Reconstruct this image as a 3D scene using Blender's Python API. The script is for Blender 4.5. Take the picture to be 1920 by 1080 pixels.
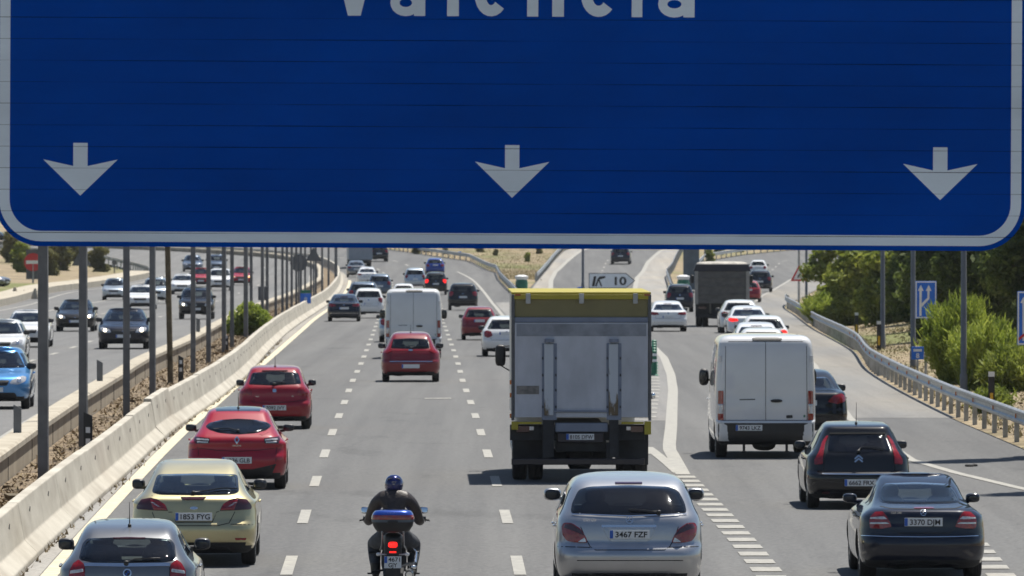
import bpy, bmesh, math, random
import numpy as np
from mathutils import Vector, Matrix
from mathutils.bvhtree import BVHTree
random.seed(7)
R = math.radians
PI = math.pi
scene = bpy.context.scene
for o in list(bpy.data.objects):
    bpy.data.objects.remove(o)

# ------------------------------------------------------------------ camera, sky, sun, exposure
CAMZ = 4.32          # height of the lens over the flat stretch of road
F = 16550.0          # focal length in pixels of the 1920 px wide photograph
HZ = 440.0           # row of the horizon
cd = bpy.data.cameras.new('camera')
cam = bpy.data.objects.new('camera', cd)
scene.collection.objects.link(cam)
cam.location = (0, 0, CAMZ)
cam.rotation_euler = (PI / 2 - math.atan((540 - HZ) / F), 0, 0)
cd.lens = F / 1920 * 36
cd.sensor_width = 36
cd.clip_start = 1.0
cd.clip_end = 12000
cd.dof.use_dof = True
cd.dof.focus_distance = 92
cd.dof.aperture_fstop = 15
scene.camera = cam
SUN = Vector((0.22, 0.36, 1.0)).normalized()
sun_el = math.asin(SUN.z)
sun_az = math.atan2(SUN.x, SUN.y)      # clockwise from +Y
world = bpy.data.worlds.new('World')
scene.world = world
world.use_nodes = True
wn = world.node_tree
wn.nodes.clear()
sky = wn.nodes.new('ShaderNodeTexSky')
sky.sky_type = 'NISHITA'
sky.sun_disc = False
sky.sun_elevation = sun_el
sky.sun_rotation = sun_az
sky.air_density = 1.0
sky.dust_density = 0.3
bg = wn.nodes.new('ShaderNodeBackground')
bg.inputs[1].default_value = 0.06
wo = wn.nodes.new('ShaderNodeOutputWorld')
wn.links.new(sky.outputs[0], bg.inputs[0])
wn.links.new(bg.outputs[0], wo.inputs[0])
ld = bpy.data.lights.new('sun', 'SUN')
ld.energy = 5.0
ld.angle = R(0.53)
ld.color = (1.0, 0.95, 0.86)
lo = bpy.data.objects.new('sun', ld)
scene.collection.objects.link(lo)
lo.rotation_euler = SUN.to_track_quat('Z', 'Y').to_euler()
lo.location = (0, 60, 60)
scene.view_settings.view_transform = 'Standard'
scene.view_settings.look = 'None'
scene.view_settings.gamma = 1.0
scene.view_settings.exposure = 0.55
scene.cycles.max_bounces = 8
scene.cycles.transparent_max_bounces = 12
scene.cycles.sample_clamp_indirect = 6

# ------------------------------------------------------------------ helpers
def hermite(tab, x, col=1):
    """monotone cubic interpolation through the rows of tab (first column is the abscissa)"""
    n = len(tab)
    if x <= tab[0][0]: return tab[0][col]
    if x >= tab[-1][0]: return tab[-1][col]
    i = 0
    while tab[i + 1][0] < x: i += 1
    def sl(k): return (tab[k + 1][col] - tab[k][col]) / (tab[k + 1][0] - tab[k][0])
    def tang(k):
        if k == 0: return sl(0)
        if k == n - 1: return sl(n - 2)
        a, b = sl(k - 1), sl(k)
        return 0.0 if a * b <= 0 else 2 * a * b / (a + b)
    h = tab[i + 1][0] - tab[i][0]
    t = (x - tab[i][0]) / h
    m0, m1 = tang(i) * h, tang(i + 1) * h
    y0, y1 = tab[i][col], tab[i + 1][col]
    return (2*t**3 - 3*t*t + 1)*y0 + (t**3 - 2*t*t + t)*m0 + (-2*t**3 + 3*t*t)*y1 + (t**3 - t*t)*m1

def lin(tab, x, col=1):
    if x <= tab[0][0]: return tab[0][col]
    for a, b in zip(tab, tab[1:]):
        if x <= b[0]:
            return a[col] + (b[col] - a[col]) * (x - a[0]) / (b[0] - a[0])
    a, b = tab[-2], tab[-1]
    return b[col] + (b[col] - a[col]) * (x - b[0]) / (b[0] - a[0])

PROF = [(0,-2.5),(60,-1.35),(100,-.72),(125,-.38),(142,-.23),(160,-.13),(180,-.045),(205,0),(540,0),(620,.25),(700,.7),
        (760,1.12),(803,1.87),(860,2.7),(950,3.6),(1100,4.8),(1400,12),(1800,22),(2600,34),(4000,40)]
def prof(y): return hermite(PROF, y)
def dist(py, zo=0.0):
    """distance along the road at which ground lying zo above the road profile shows at picture row py"""
    a, b = 55.0, 1090.0
    for _ in range(48):
        m = (a + b) / 2
        if HZ + (CAMZ - prof(m) - zo) * F / m > py: a = m
        else: b = m
    return (a + b) / 2
def lat(px, d): return (px - 960) * d / F
def gp(px, py, zo=0.0):
    d = dist(py, zo)
    return lat(px, d), d, prof(d) + zo

class MB:
    def __init__(s): s.v = []; s.f = []; s.mi = []
    def add(s, vs, fs, m=0):
        b = len(s.v); s.v += [tuple(v) for v in vs]; s.f += [tuple(b + i for i in f) for f in fs]; s.mi += [m] * len(fs)
    def box(s, c, sz, rz=0.0, m=0, mat=None):
        x, y, z = [k / 2 for k in sz]
        vs = [(a*x, b*y, d*z) for d in (-1, 1) for a, b in ((-1,-1),(1,-1),(1,1),(-1,1))]
        M = Matrix.Translation(c) @ (mat if mat else Matrix.Rotation(rz, 4, 'Z'))
        s.add([M @ Vector(v) for v in vs], [(3,2,1,0),(4,5,6,7),(0,1,5,4),(1,2,6,5),(2,3,7,6),(3,0,4,7)], m)
    def tube(s, pts, r, n=8, m=0, cap=True):
        pts = [Vector(p) for p in pts]
        rs = r if isinstance(r, (list, tuple)) else [r] * len(pts)
        rings = []
        for i, p in enumerate(pts):
            t = (pts[min(i+1, len(pts)-1)] - pts[max(i-1, 0)]).normalized()
            up = Vector((0,0,1)) if abs(t.z) < .95 else Vector((0,1,0))
            a = t.cross(up).normalized(); b = a.cross(t)
            rings.append([p + (a*math.cos(2*PI*k/n) + b*math.sin(2*PI*k/n)) * rs[i] for k in range(n)])
        vs = [v for q in rings for v in q]
        fs = [(i*n+k, i*n+(k+1)%n, (i+1)*n+(k+1)%n, (i+1)*n+k) for i in range(len(pts)-1) for k in range(n)]
        if cap: fs += [tuple(range(n-1, -1, -1)), tuple((len(pts)-1)*n + k for k in range(n))]
        s.add(vs, fs, m)
    def blob(s, c, rad, e=2.6, nu=14, nv=9, m=0, rz=0.0, cut=None):
        def p(t, q): return math.copysign(abs(t) ** (2/q), t)
        vs = []
        for j in range(nv + 1):
            ph = -PI/2 + PI*j/nv
            for i in range(nu):
                th = 2*PI*i/nu
                x = p(math.cos(ph), e)*p(math.cos(th), e)*rad[0]; y = p(math.cos(ph), e)*p(math.sin(th), e)*rad[1]; z = p(math.sin(ph), e)*rad[2]
                vs.append((c[0] + x*math.cos(rz) - y*math.sin(rz), c[1] + x*math.sin(rz) + y*math.cos(rz), c[2] + z))
        fs = [(j*nu+i, j*nu+(i+1)%nu, (j+1)*nu+(i+1)%nu, (j+1)*nu+i) for j in range(nv) for i in range(nu)]
        s.add(vs, fs, m)
    def lathe(s, prof_, c, axis='X', n=28, m=0):
        """prof_: (offset along axis, radius)"""
        vs = []
        for a, r in prof_:
            for k in range(n):
                q = 2*PI*k/n
                if axis == 'X': vs.append((c[0]+a, c[1]+r*math.cos(q), c[2]+r*math.sin(q)))
                elif axis == 'Y': vs.append((c[0]+r*math.cos(q), c[1]+a, c[2]+r*math.sin(q)))
                else: vs.append((c[0]+r*math.cos(q), c[1]+r*math.sin(q), c[2]+a))
        fs = [(j*n+i, j*n+(i+1)%n, (j+1)*n+(i+1)%n, (j+1)*n+i) for j in range(len(prof_)-1) for i in range(n)]
        s.add(vs, fs, m)
    def sheet(s, left, right, m=0):
        """ribbon between two equally long polylines"""
        n = len(left)
        s.add(list(left) + list(right), [(i, n+i, n+i+1, i+1) for i in range(n-1)], m)
    def extrude(s, poly, dirv, m=0):
        """closed prism of a polygon (3D points) along dirv"""
        d = Vector(dirv); n = len(poly)
        s.add([Vector(p) for p in poly] + [Vector(p)+d for p in poly],
              [tuple(range(n-1, -1, -1)), tuple(range(n, 2*n))] + [(i, (i+1)%n, n+(i+1)%n, n+i) for i in range(n)], m)
    def mesh(s, name, mats, smooth=None, fix=True):
        me = bpy.data.meshes.new(name)
        me.from_pydata(s.v, [], s.f)
        for mt in (mats if isinstance(mats, (list, tuple)) else [mats]): me.materials.append(mt)
        if any(s.mi): me.polygons.foreach_set('material_index', s.mi)
        if fix:
            bm = bmesh.new(); bm.from_mesh(me)
            bmesh.ops.recalc_face_normals(bm, faces=bm.faces)
            bm.to_mesh(me); bm.free()
        if smooth:
            me.polygons.foreach_set('use_smooth', [True]*len(me.polygons))
            me.set_sharp_from_angle(angle=R(smooth))
        me.update()
        return me
    def build(s, name, mats, parent=None, smooth=None, fix=True):
        return link(name, s.mesh(name, mats, smooth, fix), parent)

def link(name, me, parent=None):
    o = bpy.data.objects.new(name, me)
    scene.collection.objects.link(o)
    if parent: o.parent = parent
    return o
def tag(o, label=None, cat=None, group=None, kind=None):
    if label: o['label'] = label
    if cat: o['category'] = cat
    if group: o['group'] = group
    if kind: o['kind'] = kind
    return o
def empty(name, loc=(0,0,0), rz=0.0):
    o = bpy.data.objects.new(name, None)
    o.empty_display_size = .3
    scene.collection.objects.link(o)
    o.location = loc; o.rotation_euler = (0, 0, rz)
    return o
def copy_tree(o, swap=None, parent=None):
    c = o.copy(); scene.collection.objects.link(c); c.parent = parent
    if swap and c.type == 'MESH':
        for i, sl in enumerate(c.material_slots):
            if sl.material in swap:
                nm = swap[sl.material]
                sl.link = 'OBJECT'; sl.material = nm
    for ch in list(o.children): copy_tree(ch, swap, c)
    return c

# ------------------------------------------------------------------ materials
def mat(name):
    m = bpy.data.materials.new(name); m.use_nodes = True
    nt = m.node_tree
    return m, nt, nt.nodes['Principled BSDF']
def N(nt, t, **kw):
    n = nt.nodes.new(t)
    for k, v in kw.items():
        if k.startswith('_'): setattr(n, k[1:], v)
        else: n.inputs[k.replace('~', ' ')].default_value = v
    return n
def L(nt, a, b): nt.links.new(a, b)
def surf(name, col, rough=.6, metal=0.0, var=.12, scale=3.0, stretch=(1,1,1), bump=0.0, bscale=40, coat=0.0, spec=.5, col2=None, world=False, detail=5, crough=.06):
    m, nt, b = mat(name)
    tc = N(nt, 'ShaderNodeNewGeometry') if world else N(nt, 'ShaderNodeTexCoord')
    src = tc.outputs['Position'] if world else tc.outputs['Object']
    mp = N(nt, 'ShaderNodeMapping'); mp.inputs['Scale'].default_value = stretch
    L(nt, src, mp.inputs[0])
    nz = N(nt, 'ShaderNodeTexNoise', Scale=scale, Detail=float(detail), Roughness=.6)
    L(nt, mp.outputs[0], nz.inputs['Vector'])
    cr = N(nt, 'ShaderNodeValToRGB')
    c2 = col2 or tuple(c * (1 - var) for c in col)
    c1 = col if col2 else tuple(min(1, c * (1 + var)) for c in col)
    cr.color_ramp.elements[0].color = (*c2, 1); cr.color_ramp.elements[0].position = .33
    cr.color_ramp.elements[1].color = (*c1, 1); cr.color_ramp.elements[1].position = .67
    L(nt, nz.outputs[0], cr.inputs[0]); L(nt, cr.outputs[0], b.inputs['Base Color'])
    b.inputs['Roughness'].default_value = rough
    b.inputs['Metallic'].default_value = metal
    b.inputs['Specular IOR Level'].default_value = spec
    b.inputs['Coat Weight'].default_value = coat
    b.inputs['Coat Roughness'].default_value = crough
    if bump:
        n2 = N(nt, 'ShaderNodeTexNoise', Scale=float(bscale), Detail=4.0)
        L(nt, src, n2.inputs['Vector'])
        bp = N(nt, 'ShaderNodeBump', Strength=bump, Distance=.02)
        L(nt, n2.outputs[0], bp.inputs['Height']); L(nt, bp.outputs[0], b.inputs['Normal'])
    return m
def paint(name, col, metal=.35, rough=.32, flake=.06, spec=.15):
    m = surf(name, col, rough, metal, flake, 2.0, coat=1.0, crough=.04, spec=spec)
    # road dust gathers on the lower bodywork
    nt = m.node_tree; b = nt.nodes['Principled BSDF']
    tc = N(nt, 'ShaderNodeTexCoord'); sx = N(nt, 'ShaderNodeSeparateXYZ'); L(nt, tc.outputs['Object'], sx.inputs[0])
    nz = N(nt, 'ShaderNodeTexNoise', Scale=6.0, Detail=5.0); L(nt, tc.outputs['Object'], nz.inputs['Vector'])
    mr = N(nt, 'ShaderNodeMapRange'); mr.inputs[1].default_value = .5; mr.inputs[2].default_value = .15; mr.inputs[3].default_value = 0; mr.inputs[4].default_value = .3
    L(nt, sx.outputs[2], mr.inputs[0])
    mm = N(nt, 'ShaderNodeMath', _operation='MULTIPLY'); L(nt, mr.outputs[0], mm.inputs[0]); L(nt, nz.outputs[0], mm.inputs[1])
    mx = N(nt, 'ShaderNodeMixRGB'); mx.inputs[2].default_value = (.10, .085, .065, 1)
    old = b.inputs['Base Color'].links[0].from_socket
    L(nt, mm.outputs[0], mx.inputs[0]); L(nt, old, mx.inputs[1]); L(nt, mx.outputs[0], b.inputs['Base Color'])
    ra = N(nt, 'ShaderNodeMath', _operation='ADD'); ra.inputs[1].default_value = .04
    L(nt, mm.outputs[0], ra.inputs[0]); L(nt, ra.outputs[0], b.inputs['Coat Roughness'])
    return m
def glow(name, col, st):
    m, nt, b = mat(name)
    nz = N(nt, 'ShaderNodeTexNoise', Scale=30.0)
    cr = N(nt, 'ShaderNodeValToRGB'); cr.color_ramp.elements[0].color = (*[c*.6 for c in col], 1); cr.color_ramp.elements[1].color = (*col, 1)
    L(nt, nz.outputs[0], cr.inputs[0]); L(nt, cr.outputs[0], b.inputs['Base Color']); L(nt, cr.outputs[0], b.inputs['Emission Color'])
    b.inputs['Emission Strength'].default_value = st
    b.inputs['Roughness'].default_value = .15
    return m
def glass(name, tint=(.45,.5,.5), gl=1.0):
    m = bpy.data.materials.new(name); m.use_nodes = True; nt = m.node_tree; nt.nodes.clear()
    o = N(nt, 'ShaderNodeOutputMaterial'); mx = N(nt, 'ShaderNodeMixShader')
    tr = N(nt, 'ShaderNodeBsdfTransparent'); g = N(nt, 'ShaderNodeBsdfGlossy')
    nz = N(nt, 'ShaderNodeTexNoise', Scale=2.0); cr = N(nt, 'ShaderNodeValToRGB')
    cr.color_ramp.elements[0].color = (*[c*.9 for c in tint], 1); cr.color_ramp.elements[1].color = (*tint, 1)
    L(nt, nz.outputs[0], cr.inputs[0]); L(nt, cr.outputs[0], tr.inputs[0])
    g.inputs['Roughness'].default_value = .03; g.inputs[0].default_value = (.95*gl, .97*gl, 1*gl, 1)
    fr = N(nt, 'ShaderNodeFresnel', IOR=1.6)
    L(nt, fr.outputs[0], mx.inputs[0]); L(nt, tr.outputs[0], mx.inputs[1]); L(nt, g.outputs[0], mx.inputs[2]); L(nt, mx.outputs[0], o.inputs[0])
    return m

M = {}
M['white'] = paint('white_paint', (.72,.73,.74), 0, .35, .02)
M['white_warm'] = paint('white_van_paint', (.62,.63,.65), 0, .4, .03)
M['silver'] = paint('silver_paint', (.43,.435,.45), .88, .36)
M['grey'] = paint('grey_paint', (.17,.175,.185), .7, .3)
M['gold'] = paint('pale_gold_paint', (.50,.44,.25), .8, .40)
M['red'] = paint('red_paint', (.31,.003,.018), .0, .45)
M['deepred'] = paint('deep_red_paint', (.27,.0025,.013), .0, .45)
M['maroon'] = paint('maroon_paint', (.20,.008,.016), .0, .45)
M['black'] = paint('black_paint', (.007,.008,.011), .0, .4, .06, .05)
M['navy'] = paint('navy_paint', (.007,.010,.022), .1, .4, .06, .05)
M['blue'] = paint('blue_paint', (.012,.05,.30), .3, .28)
M['skyblue'] = paint('light_blue_paint', (.07,.25,.55), .45, .3)
M['slate'] = paint('slate_blue_paint', (.10,.13,.18), .6, .3)
M['palesilver'] = paint('pale_silver_paint', (.42,.48,.54), .6, .3)
M['rubber'] = surf('tyre_rubber', (.018,.018,.019), .85, var=.3, bump=.3, bscale=60)
M['plastic'] = surf('black_plastic', (.014,.014,.016), .5, var=.25, scale=8)
M['dark'] = surf('dark_interior', (.016,.017,.019), .85, var=.3, scale=5)
M['seat'] = surf('seat_fabric', (.035,.036,.040), .9, var=.25, scale=12)
M['cream'] = surf('cream_upholstery', (.45,.43,.38), .8, var=.1)
M['rim'] = surf('alloy_rim', (.42,.43,.44), .35, .9, .1, 8)
M['chrome'] = surf('chrome_trim', (.75,.76,.78), .14, 1.0, .05)
M['frit'] = surf('window_border', (.006,.006,.007), .2, var=.2, coat=.5)
M['seam'] = surf('panel_gap', (.004,.004,.004), .9, var=.2)
M['glass'] = glass('tinted_glass', (.78,.86,.83))
M['glass_dark'] = glass('privacy_glass', (.09,.10,.12))
M['glass_mid'] = glass('dark_tinted_glass', (.36,.40,.41))
M['lens_red'] = surf('red_lens', (.22,.004,.006), .12, var=.35, scale=25, coat=1.0)
M['lens_dark'] = surf('smoked_red_lens', (.045,.006,.008), .1, var=.3, scale=20, coat=1.0)
M['lens_clear'] = surf('clear_lens', (.55,.55,.56), .1, .3, .3, 30, coat=1.0)
M['lens_amber'] = surf('amber_lens', (.6,.16,.02), .15, var=.2, scale=20, coat=1.0)
M['lamp_on'] = glow('lit_headlamp', (1,.86,.6), 6.0)
M['lamp_amber'] = glow('lit_amber_lamp', (1,.42,.10), 2.5)
M['brake_on'] = glow('lit_brake_lamp', (1,.02,.015), 1.1)
M['plate'] = surf('plate_white', (.62,.64,.66), .4, var=.05)
M['plate_blue'] = surf('plate_blue', (.01,.09,.42), .4, var=.05)
M['ink'] = surf('plate_ink', (.012,.012,.014), .5, var=.1)
M['bulb'] = surf('lamp_reflector', (.7,.72,.74), .15, .9, .05)
M['mirror_dark'] = surf('mirror_glass_dark', (.035,.04,.05), .08, .6, .1)
M['mirror'] = surf('mirror_glass', (.7,.75,.8), .02, 1.0, .02)
# ------------------------------------------------------------------ the road's plan (distance, lateral position), metres
C_ = [(0,-2.2),(66,-2.65),(125,-3.16),(159,-3.54),(193,-3.93),(227,-4.31),(261,-4.71),(295,-5.05),(346,-5.62),(397,-6.2),(450,-6.8),
      (541,-7.6),(625,-8.5),(700,-9.6),(760,-11.2),(803,-13.7),(835,-18),(870,-26),(950,-50),(1100,-110)]
J_ = [(0,-6.2),(66,-6.5),(124,-6.85),(159,-7.08),(194,-7.43),(228,-7.65),(258,-7.95),(337,-9.15),(397,-9.95),(541,-11.3),(625,-12.2),
      (700,-13.4),(760,-15),(803,-18.5),(835,-26),(870,-38),(950,-72),(1100,-140)]
W_ = [(0,-7.2),(66,-7.7),(100,-8.25),(152,-8.95),(173,-9.3),(235,-10.4),(269,-11),(312,-11.4),(385,-12.4),(462,-13.3),(600,-14.0),
      (657,-14.2),(700,-15),(760,-16.6),(803,-20.5),(835,-28.5),(870,-41),(950,-76),(1100,-145)]
LB_ = [(0,-22),(100,-24),(300,-27),(505,-29.3),(600,-31.3),(640,-30),(700,-28.8),(740,-31),(797,-38),(840,-50),(870,-62),(950,-100),(1100,-170)]
G_ = [(0,13.5),(100,11.8),(150,10.9),(184,10.56),(202,10.5),(232,10.7),(276,11.3),(331,12.8),(404,13.9),(470,15.2),(526,16.3),(600,20),
      (700,25.5),(803,31.5),(870,42),(950,62),(1100,110)]
def Cx(d): return hermite(C_, d)
def Jx(d): return hermite(J_, d)
def Wx(d): return hermite(W_, d)
def LBx(d): return hermite(LB_, d)
def Gx(d): return hermite(G_, d)
Ex = lambda d: Cx(d) + 6.6 + (max(0, d - 760) / 100) ** 2 * 3
RAMP_L = [(170,3.0),(180,3.2),(198,3.57),(245,4.47),(272,4.9),(310,5.34),(343,5.45),(450,4.6),(560,3.2),(630,2.75),(700,3.1),(760,3.75),(865,6.8),(950,11),(1100,22)]
RAMP_R = [(560,8.3),(630,8.75),(720,10.2),(800,12.3),(865,14.6),(950,19.5),(1100,31)]
LZ = 0.2     # the opposite carriageway lies a little higher

def strip(fa, fb, d0, d1, zo, step=6.0):
    n = max(2, int((d1 - d0) / step) + 1)
    ds = [d0 + (d1 - d0) * i / (n - 1) for i in range(n)]
    a = [(fa(d), d, prof(d) + zo) for d in ds]; b = [(fb(d), d, prof(d) + zo) for d in ds]
    mb = MB(); mb.sheet(a, b)
    return mb
def structure(name, mb, mt):
    o = mb.build(name, mt, fix=False)
    me = o.data
    if me.polygons and sum(p.normal.z for p in me.polygons) < 0: me.flip_normals()
    return tag(o, kind='structure')

# asphalt with worn wheel tracks, patches and fine grain
def asphalt(name, base, warm):
    m, nt, b = mat(name)
    g = N(nt, 'ShaderNodeNewGeometry')
    def noise(scale, stretch, detail=6.0):
        mp = N(nt, 'ShaderNodeMapping'); mp.inputs['Scale'].default_value = stretch; L(nt, g.outputs['Position'], mp.inputs[0])
        nz = N(nt, 'ShaderNodeTexNoise', Scale=scale, Detail=detail, Roughness=.65); L(nt, mp.outputs[0], nz.inputs['Vector']); return nz.outputs[0]
    def ramp(s, a, b_, pa=.3, pb=.7):
        c = N(nt, 'ShaderNodeValToRGB'); c.color_ramp.elements[0].color = (*a, 1); c.color_ramp.elements[1].color = (*b_, 1)
        c.color_ramp.elements[0].position = pa; c.color_ramp.elements[1].position = pb; L(nt, s, c.inputs[0]); return c.outputs[0]
    def mul(a, c):
        x = N(nt, 'ShaderNodeMixRGB', _blend_type='MULTIPLY'); x.inputs[0].default_value = 1; L(nt, a, x.inputs[1]); L(nt, c, x.inputs[2]); return x.outputs[0]
    big = ramp(noise(.09, (1, .16, 1), 4.0), tuple(base*k for k in (.93,.94,.95)), tuple(base*k*1.1 for k in warm))
    tracks = ramp(noise(1.1, (1, .012, 1), 3.0), (.76,.76,.77), (1.07,1.07,1.06))
    grain = ramp(noise(14, (1, .55, 1), 8.0), (.62,.62,.62), (1.32,1.32,1.32), .25, .75)
    oil = ramp(noise(.55, (1, .3, 1), 5.0), (.78,.78,.78), (1,1,1), .30, .42)
    col = mul(mul(mul(big, tracks), grain), oil)
    # thin sealed cracks
    mp = N(nt, 'ShaderNodeMapping'); mp.inputs['Scale'].default_value = (1, .25, 1); L(nt, g.outputs['Position'], mp.inputs[0])
    vo = N(nt, 'ShaderNodeTexVoronoi', _feature='DISTANCE_TO_EDGE', Scale=.16); 
    nzw = N(nt, 'ShaderNodeTexNoise', Scale=.7, Detail=5.0); L(nt, mp.outputs[0], nzw.inputs['Vector'])
    ad = N(nt, 'ShaderNodeMixRGB', _blend_type='ADD'); ad.inputs[0].default_value = 1.4; L(nt, mp.outputs[0], ad.inputs[1]); L(nt, nzw.outputs[1], ad.inputs[2]); L(nt, ad.outputs[0], vo.inputs['Vector'])
    ck = ramp(vo.outputs['Distance'], (.72,.72,.72), (1,1,1), .0008, .004)
    msk = ramp(noise(.05, (1, .4, 1), 2.0), (0,0,0), (1,1,1), .52, .6)
    mx = N(nt, 'ShaderNodeMixRGB'); mx.inputs[1].default_value = (1,1,1,1); L(nt, msk, mx.inputs[0]); L(nt, ck, mx.inputs[2])
    col = mul(col, mx.outputs[0])
    L(nt, col, b.inputs['Base Color']); b.inputs['Roughness'].default_value = .88; b.inputs['Specular IOR Level'].default_value = .35
    bp = N(nt, 'ShaderNodeBump', Strength=.35, Distance=.012); L(nt, noise(30, (1,1,1), 3.0), bp.inputs['Height']); L(nt, bp.outputs[0], b.inputs['Normal'])
    return m
M['asphalt'] = asphalt('asphalt', .122, (1.01,1.0,.985))
M['asphalt_left'] = asphalt('pale_asphalt', .15, (1.02,1.0,.98))
M['shoulder'] = asphalt('dusty_asphalt', .20, (1.14,1.04,.88))
M['shoulder_tan'] = asphalt('tan_dusty_asphalt', .27, (1.16,1.03,.84))
M['mark'] = surf('road_marking', (.35,.338,.30), .7, col2=(.22,.212,.195), scale=7, world=True, detail=9)
M['mark_yellow'] = surf('edge_line_marking', (.50,.45,.33), .7, var=.2, scale=5, world=True, detail=9)
M['hatch_ground'] = asphalt('pale_hatched_asphalt', .21, (1.05,1.0,.93))
M['concrete'] = surf('barrier_concrete', (.48,.45,.385), .85, col2=(.32,.29,.24), scale=.9, stretch=(1,.5,1.6), world=True, bump=.3, bscale=18, detail=9)
M['wall'] = surf('stained_wall_concrete', (.37,.32,.24), .9, col2=(.22,.18,.13), scale=.8, stretch=(1,1,.25), world=True, bump=.3, bscale=12, detail=10)
M['coping'] = surf('wall_coping_concrete', (.45,.41,.33), .9, col2=(.30,.26,.20), scale=1.5, world=True, detail=9)
M['dirt'] = surf('dry_dirt', (.26,.195,.12), .95, col2=(.075,.055,.038), scale=1.2, world=True, bump=.9, bscale=5, detail=10)
M['steel'] = surf('galvanised_steel', (.36,.37,.38), .45, .75, .22, 3, world=True)
M['post'] = surf('painted_steel_post', (.125,.127,.132), .6, .0, .25, 2, world=True)
M['pole_grey'] = surf('grey_lamp_post', (.16,.165,.17), .5, .4, .12, 2, world=True)
M['rust'] = surf('rusty_steel', (.11,.085,.05), .8, .2, .4, 6, world=True)
M['sign_back'] = surf('sign_back_grey', (.10,.105,.115), .6, .3, .12, 3)
M['sign_white'] = surf('sign_white', (.72,.73,.74), .45, var=.05)
M['sign_blue'] = surf('sign_blue', (.010,.14,.62), .4, var=.08)
M['sign_red'] = surf('sign_red', (.50,.015,.02), .4, var=.1)
M['green'] = surf('green_plastic', (.01,.14,.08), .5, var=.15)
M['yellow'] = surf('yellow_reflector', (.72,.42,.02), .4, var=.15)
M['orange'] = surf('orange_reflector', (.65,.16,.02), .4, var=.1)

# ------------------------------------------------------------------ ground, one sheet to the horizon
def terrain_z(x, y):
    z = prof(y)
    g, lb = Gx(y), LBx(y)
    if x > g:
        k = x - g
        z += min(.13 * max(0, k - 1.6), 1.6) * (1 if y < 560 else .3) + .05 * math.sin(x*.7+y*.11) * min(1, k/4)
        if y > 560: z += .012 * max(0, k - 6)
    elif x < lb:
        k = lb - x
        z += LZ * .5 + min(.035 * k, 5)
    else:
        z -= .10
        if Wx(y) - 12 < x < Wx(y) - .3: z -= .0
        if Wx(y) + .05 < x < Jx(y) - .35: z += .04 + .05 * math.sin(y * 1.3) * math.sin(x * 3.1)
    if 560 < y < 900 and g > x > Ex(y) + 2: z += 0
    if y > 900: z += .4 * math.sin(x * .013) * (y - 900) / 100
    return z
def build_ground():
    xs = [-3500,-2000,-1200,-700,-400,-250,-170,-120,-90,-70]
    xs += list(np.arange(-56, 56.01, 1.6)) + [70,90,120,170,250,400,700,1200,2000,3500]
    ys = [-400,-150,-40,0,30] + list(np.arange(50, 960, 5.0)) + list(np.arange(965, 1400, 30)) + [1500,1700,2000,2600,3300,4500,7000]
    # rows follow the road so that the verges stay crisp
    vs = [(x, y, terrain_z(x, y)) for y in ys for x in xs]
    n = len(xs)
    fs = [(j*n+i, j*n+i+1, (j+1)*n+i+1, (j+1)*n+i) for j in range(len(ys)-1) for i in range(n-1)]
    mb = MB(); mb.add(vs, fs)
    m, nt, b = mat('dry_grassland')
    g = N(nt, 'ShaderNodeNewGeometry')
    def nz(s, d=8.0, st=(1,1,1)):
        mp = N(nt, 'ShaderNodeMapping'); mp.inputs['Scale'].default_value = st; L(nt, g.outputs['Position'], mp.inputs[0])
        k = N(nt, 'ShaderNodeTexNoise', Scale=s, Detail=d, Roughness=.65); L(nt, mp.outputs[0], k.inputs['Vector']); return k.outputs[0]
    c1 = N(nt, 'ShaderNodeValToRGB'); e = c1.color_ramp.elements
    e[0].color = (.12,.09,.055,1); e[0].position = .34; e[1].color = (.36,.285,.175,1); e[1].position = .66
    L(nt, nz(.6, 10.0), c1.inputs[0])
    c2 = N(nt, 'ShaderNodeValToRGB'); e = c2.color_ramp.elements
    e[0].color = (0,0,0,1); e[0].position = .50; e[1].color = (1,1,1,1); e[1].position = .62
    L(nt, nz(.045, 6.0, (1,.35,1)), c2.inputs[0])
    mx = N(nt, 'ShaderNodeMixRGB'); mx.inputs[2].default_value = (.13,.14,.04,1)
    L(nt, c2.outputs[0], mx.inputs[0]); L(nt, c1.outputs[0], mx.inputs[1]); L(nt, mx.outputs[0], b.inputs['Base Color'])
    b.inputs['Roughness'].default_value = .95
    bp = N(nt, 'ShaderNodeBump', Strength=.8, Distance=.15); L(nt, nz(2.5, 8.0), bp.inputs['Height']); L(nt, bp.outputs[0], b.inputs['Normal'])
    M['ground'] = m
    o = mb.build('ground', m, smooth=80, fix=False); tag(o, kind='structure')
build_ground()

structure('road', strip(lambda d: Jx(d) - .1, lambda d: Gx(d) - .15, 20, 1090, 0.0, 5), M['asphalt'])
structure('opposite_road', strip(lambda d: LBx(d), lambda d: Wx(d) - .35, 20, 1090, LZ, 5), M['asphalt_left'])
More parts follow.
